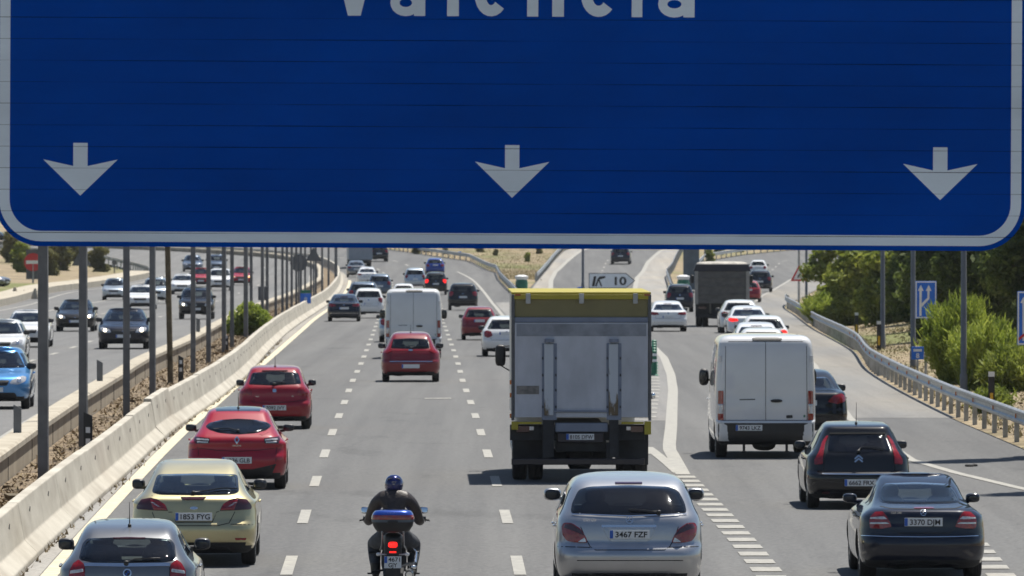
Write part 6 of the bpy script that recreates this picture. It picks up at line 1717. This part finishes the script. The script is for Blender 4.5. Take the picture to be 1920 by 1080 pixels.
def rider():
    V = [(0,.86,.84),(0,.88,.98),(0,.98,1.14),(0,1.06,1.30),(0,1.10,1.40),(0,1.13,1.47)]
    E = [(0,1),(1,2),(2,3),(3,4),(4,5)]; Rr = [(.17,.15),(.155,.13),(.17,.13),(.17,.12),(.075,.08),(.085,.09)]
    def chain(start, pts, rs):
        i = start
        for p, r in zip(pts, rs):
            V.append(p); Rr.append(r); E.append((i, len(V)-1)); i = len(V)-1
    for s in (-1, 1):
        chain(3, [(s*.15,1.07,1.31),(s*.235,1.09,1.25),(s*.29,1.18,1.12),(s*.325,1.27,1.02),(s*.345,1.42,.995),(s*.36,1.55,1.0),(s*.365,1.62,1.01)], [.110,.102,.082,.074,.062,.044,.042])
        chain(0, [(s*.13,.90,.78),(s*.215,1.08,.73),(s*.265,1.28,.71),(s*.258,1.18,.56),(s*.245,1.04,.42),(s*.24,1.02,.36)], [.135,.132,.105,.088,.068,.058])
    me = skin_mesh('person', V, E, Rr)
    for m_ in (M['leather'], M['trousers'], M['glove']): me.materials.append(m_)
    for p in me.polygons:
        c = p.center
        p.material_index = 2 if (abs(c.x) > .30 and c.y > 1.53 and c.z > .85) else (1 if c.z < .90 else 0)
        p.use_smooth = True
    ob = link('person', me)
    # gloved fingers closed round the grips, thumb under
    mb = MB()
    for s in (-1, 1):
        for i, (dx, ln) in enumerate([(-.034,.9),(-.012,1),(.011,.95),(.033,.8)]):
            x = s*(.375 + dx); y0, z0 = 1.645, 1.035
            mb.tube([(x, y0-.02, z0), (x, y0+.02*ln, z0+.012), (x, y0+.045*ln, z0-.005), (x, y0+.05*ln, z0-.035), (x, y0+.028*ln, z0-.055)], [.0105,.0100,.0095,.009,.007], 7)
        mb.tube([(s*.335,1.63,1.02),(s*.322,1.655,1.0),(s*.33,1.675,.985),(s*.345,1.68,.975)], [.013,.012,.011,.008], 7)
        mb.blob((s*.372,1.625,1.025),(.048,.035,.022), 3)
    mb.build('gloves', M['glove'], ob, smooth=60)
    mb = MB()
    for s in (-1, 1): mb.blob((s*.24,1.06,.32),(.05,.145,.05),2.8); mb.tube([(s*.24,1.02,.32),(s*.245,1.03,.46)], [.062,.068], 12)
    mb.build('boots', M['boot'], ob, smooth=60)
    # helmet: rounder crown, narrowing to the neck, visor edge to the front
    mb = MB(); vs = []; nu, nv = 32, 20
    for j in range(nv+1):
        ph = -PI/2*.86 + (PI*.93)*j/nv
        for i in range(nu):
            th = 2*PI*i/nu; c = math.cos(ph) ** .82 if math.cos(ph) > 0 else 0
            k = 1 - .10*max(0, -math.sin(ph))
            x = .125*c*math.cos(th)*k; y = .150*c*math.sin(th)*(1 + .12*(math.sin(th) > 0)*max(0,-math.sin(ph))); z = .137*math.sin(ph)
            vs.append((x, 1.165+y, 1.487+z))
    mb.add(vs, [(j*nu+i, j*nu+(i+1)%nu, (j+1)*nu+(i+1)%nu, (j+1)*nu+i) for j in range(nv) for i in range(nu)] + [tuple(nv*nu+i for i in range(nu)), tuple(reversed(range(nu)))])
    h = mb.build('helmet', M['helmet'], ob, smooth=60)
    mb = MB(); mb.blob((0,1.165,1.375),(.108,.12,.03),3,20,6); mb.build('neck_roll', M['plastic'], h, smooth=60)
    mb = MB()
    for s in (-1,1): mb.tube([(s*.02,1.03,1.585),(s*.06,1.045,1.575),(s*.085,1.08,1.56)], [.006,.009,.006], 6)
    mb.tube([(-.03,1.012,1.53),(0,1.010,1.535),(.03,1.012,1.53)], .004, 6); mb.build('vent', M['sign_back'], h, smooth=60)
    put_text('AGV', M['chrome'], (0, 1.002, 1.50), .012, parent=h, bold=.02)
    # jacket collar, back pleats
    mb = MB(); mb.lathe([(0,.078),(.045,.072),(.05,.062)], (.0,1.10,1.345), 'Z', 20); mb.build('collar', M['leather'], ob, smooth=50)
    mb = MB()
    for s in (-1, 1):
        for i in range(5): mb.tube([(s*.085, .90+.012*i, 1.20+.022*i), (s*.125, .905+.012*i, 1.205+.022*i)], .006, 6)
    mb.build('back_pleats', M['leather'], ob, smooth=50)
    return ob
def motorcycle():
    root = empty('motorcycle'); root['_L'] = 2.1; P, D = M['plastic'], M['dark']
    tm, rm = wheel_meshes(.31, .17)
    for nm, y in (('rear_wheel', .33), ('front_wheel', 1.80)):
        e = empty(nm, (0, y, .31)); e.parent = root; link('tyre', tm, e); link('rim', rm, e)
    mb = MB(); mb.blob((0,1.1,.50),(.17,.32,.20),3); mb.tube([(.10,.33,.31),(.12,.9,.45)], .03, 8); mb.tube([(-.10,.33,.31),(-.12,.9,.45)], .03, 8); mb.build('engine', D, root, smooth=50)
    mb = MB(); mb.blob((0,1.15,.80),(.14,.26,.13),2.6); mb.build('fuel_tank', M['blue'], root, smooth=60)
    mb = MB(); mb.blob((0,.72,.80),(.15,.34,.06),3); mb.build('seat', P, root, smooth=60)
    # tail: fairing, rack, case
    mb = MB(); mb.blob((0,.28,.80),(.125,.26,.10),3.2); mb.blob((0,.10,.66),(.115,.06,.16),3.5); mb.build('tail_fairing', P, root, smooth=60)
    mb = MB(); mb.box((0,.02,.44),(.20,.03,.34)); mb.box((0,.06,.60),(.16,.12,.1)); mb.build('rear_mudguard', P, root)
    mb = MB()
    for s in (-1,1): mb.tube([(s*.13,.42,.90),(s*.14,.02,.90),(s*.14,-.08,.93)], .012, 8); mb.tube([(s*.14,.05,.90),(s*.145,.10,.74),(s*.17,.5,.66)], .012, 8)
    mb.build('luggage_rack', M['steel'], root, smooth=60)
    # top case: black tub tapering down, reflector band, blue lid
    def sect(zs, mt, name, par):
        mb = MB(); rings = []
        for z, w, dd in zs:
            r = []
            for i in range(28):
                a = 2*PI*i/28; c_, s_ = math.cos(a), math.sin(a); r.append((w*math.copysign(abs(c_)**.55, c_), .09 + dd*math.copysign(abs(s_)**.6, s_), z))
            rings.append(r)
        mb.add([v for r in rings for v in r], [(j*28+i, j*28+(i+1)%28, (j+1)*28+(i+1)%28, (j+1)*28+i) for j in range(len(rings)-1) for i in range(28)] + [tuple(reversed(range(28))), tuple((len(rings)-1)*28+i for i in range(28))])
        return mb.build(name, mt, par, smooth=50)
    case = empty('top_case', (0,0,0)); case.parent = root
    sect([(.915,.19,.16),(.94,.225,.19),(1.0,.262,.215),(1.05,.274,.222)], P, 'tub', case)
    sect([(1.051,.278,.226),(1.085,.281,.228)], M['cab_grey'], 'grey_band', case)
    sect([(1.086,.283,.229),(1.115,.283,.229),(1.145,.272,.224)], M['lens_red'], 'red_band', case)
    sect([(1.146,.270,.222),(1.17,.258,.21),(1.195,.235,.19),(1.205,.19,.15),(1.208,.10,.08)], M['blue'], 'lid', case)
    mb = MB(); mb.blob((0,-.135,1.055),(.07,.02,.022),4); mb.box((0,-.15,1.01),(.03,.02,.03)); mb.build('latch', P, case, smooth=50)
    put_text('HONDA', M['sign_white'], (0,-.118,1.153), .022, .135, case, bold=.03)
    # lamp, plate, indicators
    mb = MB(); mb.blob((0,.025,.75),(.062,.03,.040),3.2); mb.build('tail_light', M['brake_on'], root, smooth=60)
    mb = MB(); mb.box((0,.0,.655),(.09,.02,.022)); mb.build('reflector', M['brake_on'], root)  # no lamp: its red glow is put into the material
    mb = MB(); mb.box((0,-.012,.522),(.225,.012,.155)); p = mb.build('number_plate', M['plate'], root)
    mb = MB(); mb.box((-.092,-.0195,.555),(.036,.003,.085)); mb.build('country_band', M['plate_blue'], p)
    t = text_mesh('4671', M['ink'], .055, .02); o = link('registration', t, p); o.location = (.018,-.0195,.532); o.scale.x = .155/t['w']
    t = text_mesh('GJY', M['ink'], .055, .02); o = link('registration', t, p); o.location = (.0,-.0195,.458); o.scale.x = .115/t['w']
    for s in (-1,1):
        mb = MB(); mb.tube([(s*.08,.05,.62),(s*.17,.03,.625)], .010, 8); mb.blob((s*.185,.02,.625),(.035,.025,.025),2.6); mb.build('indicator', M['lens_clear'], root, smooth=60)
    # exhausts, pegs, crash bars
    mb = MB(); mb.lathe([(0,.052),(.5,.056),(.56,.03)], (.215,.0,.36), 'Y', 20); mb.build('silencer', M['sign_back'], root, smooth=50)
    mb = MB(); mb.lathe([(-.04,.050),(.0,.058),(.04,.056)], (.215,-.0,.36), 'Y', 20); mb.lathe([(-.035,.042),(-.034,0)], (.215,0,.36), 'Y', 20); mb.build('end_cap', M['chrome'], root, smooth=50)
    mb = MB(); mb.tube([(.13,.45,.46),(.22,.30,.49),(.29,.22,.50),(.30,.5,.62),(.25,.7,.66)], .022, 8); mb.blob((.26,.2,.45),(.05,.05,.03)); mb.build('heat_shield', M['chrome'], root, smooth=50)
    mb = MB()
    for s in (-1,1): mb.tube([(s*.14,.75,.38),(s*.29,.70,.36)], .014, 8); mb.box((s*.30,.70,.34),(.09,.05,.02)); mb.tube([(s*.2,1.0,.62),(s*.33,1.0,.60)], .018, 8)
    mb.build('foot_peg', P, root)
    mb = MB(); mb.tube([(-.46,1.63,1.0),(-.30,1.66,1.02),(-.12,1.60,1.02),(0,1.56,1.0),(.12,1.60,1.02),(.30,1.66,1.02),(.46,1.63,1.0)], .014, 8)
    for s in (-1,1): mb.tube([(s*.40,1.64,1.005),(s*.31,1.662,1.02)], .019, 10); mb.tube([(s*.33,1.69,1.01),(s*.47,1.74,.985)], .006, 6)
    mb.build('handlebar', P, root, smooth=60)
    for s in (-1,1):
        mb = MB(); mb.blob((s*.388,1.62,1.135),(.056,.024,.046),3.4); mb.tube([(s*.26,1.62,1.02),(s*.30,1.62,1.12),(s*.36,1.63,1.135)], .009, 8); o = mb.build('side_mirror', P, root, smooth=60)
        mb = MB(); mb.blob((0,0,0),(.050,.006,.041),3.4); mg = mb.build('mirror_glass', M['mirror'], o, smooth=60); mg.location = (s*.392,1.592,1.135); mg.rotation_euler = (-.16,0,0)
    mb = MB(); mb.blob((0,1.62,.88),(.21,.16,.20),2.8); mb.tube([(-.1,1.72,.85),(-.09,1.80,.31)], .028, 8); mb.tube([(.1,1.72,.85),(.09,1.80,.31)], .028, 8); mb.build('front_fairing', M['blue'], root, smooth=60)
    mb = MB(); mb.add([(-.15,1.70,1.05),(.15,1.70,1.05),(.12,1.60,1.28),(-.12,1.60,1.28)], [(0,1,2,3)]); mb.build('windshield', M['glass_mid'], root)
    return root
moto = motorcycle()
put(moto, 736.5, dist(1129), 'blue and black touring motorcycle with a top case and plate 4671 GJY', None, 'motorcycle', yaw=.0)
rd = rider()
rd.location = moto.location; rd.rotation_euler = moto.rotation_euler
tag(rd, 'motorcyclist in a dark blue helmet and brown leather jacket riding the motorcycle', 'person')
# ------------------------------------------------------------------ the rest of the traffic: four kinds, copied and repainted
def base(kind):
    p = M['white']
    if kind == 'hatch': return make_car(dict(L=4.2, W=1.76, bz=.95, paint=p, rows=HATCH, glass=M['glass'], badge=('square', .88, .04), reg='', seams=[[(-.60,.95),(-.56,.60),(.56,.60),(.60,.95)]], rear_trim=[([(-.55,1.30),(.55,1.30),(.53,1.325),(-.53,1.325)], M['seam'], 'spoiler_gap')]))
    if kind == 'saloon': return make_car(dict(L=4.65, W=1.80, bz=.97, paint=p, rows=SEDAN, lens=[[(.42,.80),(.48,.90),(.80,.93),(.85,.88),(.84,.80),(.70,.77)]], badge=('square', .87, .04), plz=.70, chrome=[([(-.75,.44),(.75,.44)], .015)], seams=[[(-.62,.98),(-.58,.62),(.58,.62),(.62,.98)]], hbl=([(-.2,1.30),(.2,1.30),(.19,1.315),(-.19,1.315)], M['lens_dark'])))
    if kind == 'suv': return make_car(dict(L=4.5, W=1.86, bz=1.10, paint=p, rows=SUV, wr=.355, glass=M['glass_mid'], rails=M['plastic'], badge=('square', 1.0, .045), lens=[[(.58,1.10),(.74,1.14),(.86,1.08),(.85,.86),(.74,.84),(.60,.95)]], plz=.80, seams=[[(-.62,1.1),(-.58,.68),(.58,.68),(.62,1.1)]]))
protos = {k: base(k) for k in ('hatch', 'saloon', 'suv')}
used = set()
def car(kind, px, py, wpx, paint_, label, group, opp=False, cat='car', d=None, brake=False, lamps=None, yaw=None, zo=0.0, name=None):
    """px, py: where the middle of the near end meets the ground in the picture; wpx: apparent width there"""
    if d is None: d = dist(py, LZ if opp else 0.0)
    sw = {M['white']: M[paint_]}
    if brake: sw[M['lens_red']] = M['brake_on']
    if lamps: sw[M['bulb']] = M[lamps]
    r = copy_tree(protos[kind], sw)
    base_w = {'hatch': 1.76, 'saloon': 1.80, 'suv': 1.86}[kind]
    s = max(.84, min(1.06, wpx*d/F/base_w)); r.scale = (s, min(1.0, s*1.03), max(s, .95))
    r.name = name or 'car'
    put(r, px, d, label, group, cat, opp, zo, yaw)
    return r
A, B_, O = G_OWN, G_RAMP, G_OPP
# main lanes, driving away
car('hatch', 751, 642, 82, 'palesilver', 'pale silver hatchback mostly hidden behind the left side of the middle white van', A)
car('saloon', 645, 603, 62, 'navy', 'navy saloon with a greenish rear window beside the barrier in the far fast lane', A)
car('suv', 691, 597, 54, 'white', 'white crossover just right of the navy saloon, ahead of the white van', A)
car('hatch', 899, 638, 68, 'maroon', 'maroon hatchback just left of and ahead of the white hatchback beside the box truck', A)
car('hatch', 950, 669, 92, 'white', 'white hatchback half hidden behind the left side of the box truck', A)
car('suv', 868, 582, 56, 'black', 'black boxy car alone in the right lane, right of the white van', A)
car('hatch', 757, 575, 46, 'white', 'white car of which only the roof shows above the white van in the middle lane', A, d=530)
car('suv', 681, 566, 58, 'slate', 'slate grey car with a large rear window just beyond the white crossover', A, d=512)
car('suv', 712, 551, 42, 'slate', 'blue grey people carrier just right of the slate grey car', A, d=590)
car('saloon', 688, 525, 38, 'white', 'small white saloon far ahead between two dark cars in the fast lane', A, d=668)
car('saloon', 668, 520, 36, 'grey', 'dark grey car far ahead, left of the small white saloon', A, d=722)
car('suv', 778, 540, 40, 'palesilver', 'pale blue grey car with a sun glint on its window, ahead of the white roof', A, d=640)
car('suv', 817, 551, 42, 'black', 'black car directly below the bright blue one in the right lane', A, brake=True, d=605)
car('hatch', 816, 516, 36, 'blue', 'bright blue hatchback in the right lane beside the guard rail', A, d=742)
car('suv', 711, 491, 36, 'black', 'black car far ahead at the right of the distant grey truck', A, d=802)
# leaving lanes
car('saloon', 1253, 622, 72, 'white', 'white saloon right of the box truck roof, with a sun glint on its rear window', B_)
car('suv', 1275, 586, 52, 'navy', 'dark blue car partly hidden behind the white saloon and left of the dump truck', B_, d=492)
car('suv', 1163, 496, 37, 'navy', 'small navy car climbing the exit ramp above the arrow board', 'traffic on the exit ramp', yaw=-.05)
car('hatch', 1388, 625, 76, 'white', 'white hatchback just right of the dump truck wheels, farthest of the white queue', B_, brake=False)
car('saloon', 1404, 637, 80, 'white', 'white saloon with a teal rear window, second farthest in the white queue', B_, d=362, brake=True)
car('hatch', 1434, 669, 92, 'white', 'white hatchback at the right of the queue with a lit brake lamp', B_, d=314, brake=True)
car('saloon', 1421, 685, 96, 'white', 'white saloon roof between the other white cars in the queue', B_, d=296)
car('hatch', 1430, 700, 100, 'white', 'white hatchback with a lit high brake lamp just above the roof of the white van', B_, d=277, brake=True)
car('suv', 1425, 547, 44, 'navy', 'dark blue car with lit brake lamps right of the dump truck load', B_, d=622, yaw=-.05)
car('hatch', 1421, 510, 34, 'white', 'white car farther up behind the dark blue car right of the dump truck', B_, d=725, yaw=-.06)
car('hatch', 1404, 560, 44, 'deepred', 'dark red car mostly hidden between the dump truck and the dark blue car', B_, d=560, yaw=-.05)
# oncoming
car('hatch', -15, 768, 140, 'skyblue', 'light blue hatchback at the left edge, nearest oncoming car', O, True)
car('hatch', -2, 692, 96, 'white', 'white hatchback at the left edge just above the light blue hatchback', O, True, d=284)
car('saloon', 49, 652, 86, 'white', 'white saloon left of the nearest steel post', O, True, lamps=None)
car('saloon', 140, 622, 74, 'black', 'black oncoming saloon with both yellowish headlamps lit between the first two steel posts', O, True, lamps='lamp_on')
car('saloon', 231, 655, 96, 'navy', 'dark navy oncoming coupe with large pale headlamps around the third steel post', O, True, lamps='lamp_on')
car('hatch', 212, 570, 40, 'palesilver', 'pale blue silver oncoming car left of the third steel post', O, True, d=552)
car('saloon', 262, 581, 56, 'white', 'white oncoming saloon left of the fourth steel post', O, True)
car('suv', 290, 575, 44, 'palesilver', 'silver oncoming car hidden behind the white saloon at the fourth steel post', O, True, d=525)
car('suv', 367, 599, 66, 'black', 'black oncoming estate car with bright headlamps behind the fifth steel post', O, True, lamps='lamp_on')
car('saloon', 341, 557, 46, 'white', 'white oncoming saloon right of the leaning brown post', O, True, d=590)
car('hatch', 376, 548, 40, 'red', 'red oncoming car just above the black estate car', O, True, d=640, lamps='lamp_on')
car('suv', 411, 548, 46, 'white', 'white oncoming van like car between the two posts right of the red oncoming car', O, True, d=612)
car('hatch', 452, 540, 40, 'red', 'red oncoming hatchback with amber lamps just above the median shrub', O, True, d=648, lamps='lamp_amber')
car('suv', 406, 512, 38, 'slate', 'slate blue oncoming car above the white one right of the red car', O, True, d=735)
car('hatch', 361, 507, 38, 'slate', 'rounded dark grey oncoming car alone above the white oncoming saloon', O, True, d=745)
car('saloon', 125, 475, 30, 'black', 'black car far away just under the sign, left of the second steel post', O, True, d=850)
car('saloon', 10, 552, 46, 'grey', 'dark grey car parked at the far left edge on the verge', 'cars parked beyond the far left verge', True, d=628, yaw=1.2)
for px, dd, pnt, lb in [(4,905,'white','white car parked at the far left just under the corner of the sign'),(24,900,'black','dark car parked at the far left under the corner of the sign')]:
    car('hatch', px, 450, 34, pnt, lb, 'cars parked beyond the far left verge', True, d=dd, yaw=1.3)
for k_ in protos.values():
    def rm(o):
        for c in list(o.children): rm(c)
        bpy.data.objects.remove(o)
    rm(k_)
# the distant grey box van
def far_truck():
    root = empty('delivery_truck'); root['_L'] = 7.0
    gb = surf('blue_grey_box', (.22,.26,.32), .5, var=.1)
    mb = MB(); mb.box((0,2.6,1.95),(2.1,5.2,2.4)); mb.build('cargo_box', gb, root).modifiers.new('e','BEVEL').width = .05
    mb = MB(); mb.box((0,3.2,.62),(1.9,6.2,.35)); mb.build('chassis', M['dark'], root)
    mb = MB(); mb.box((0,6.0,1.6),(2.0,1.5,1.7)); mb.build('cab', M['white'], root).modifiers.new('e','BEVEL').width = .15
    for s in (-.28, .28):
        mb = MB(); mb.box((s*1.9,-.012,1.95),(.96,.02,2.2)); mb.build('rear_door', gb, root)
    for s in (-1, 1):
        mb = MB(); mb.box((s*.85,-.02,.62),(.25,.04,.12)); mb.build('tail_light', M['lens_dark'], root); mb = MB(); mb.blob((s*1.25,6.2,1.9),(.1,.07,.2),4); mb.build('side_mirror', M['plastic'], root)
    add_wheels(root, 2.0, (1.2, 5.8), .40, .26)
    return root
put(far_truck(), 676, 775, 'distant grey blue box truck just under the sign in the fast lane', A, 'truck')
# ------------------------------------------------------------------ the hot summer air
mb = MB(); mb.box((0, 3300, 21), (7200, 7700, 52))
hm = bpy.data.materials.new('summer_air'); hm.use_nodes = True; nt = hm.node_tree; nt.nodes.clear()
ho = N(nt, 'ShaderNodeOutputMaterial'); pv = N(nt, 'ShaderNodeVolumePrincipled')
pv.inputs['Color'].default_value = (.86, .92, 1, 1); pv.inputs['Density'].default_value = .00004; pv.inputs['Anisotropy'].default_value = .2
L(nt, pv.outputs[0], ho.inputs['Volume'])
hz = mb.build('haze', hm); tag(hz, kind='stuff')
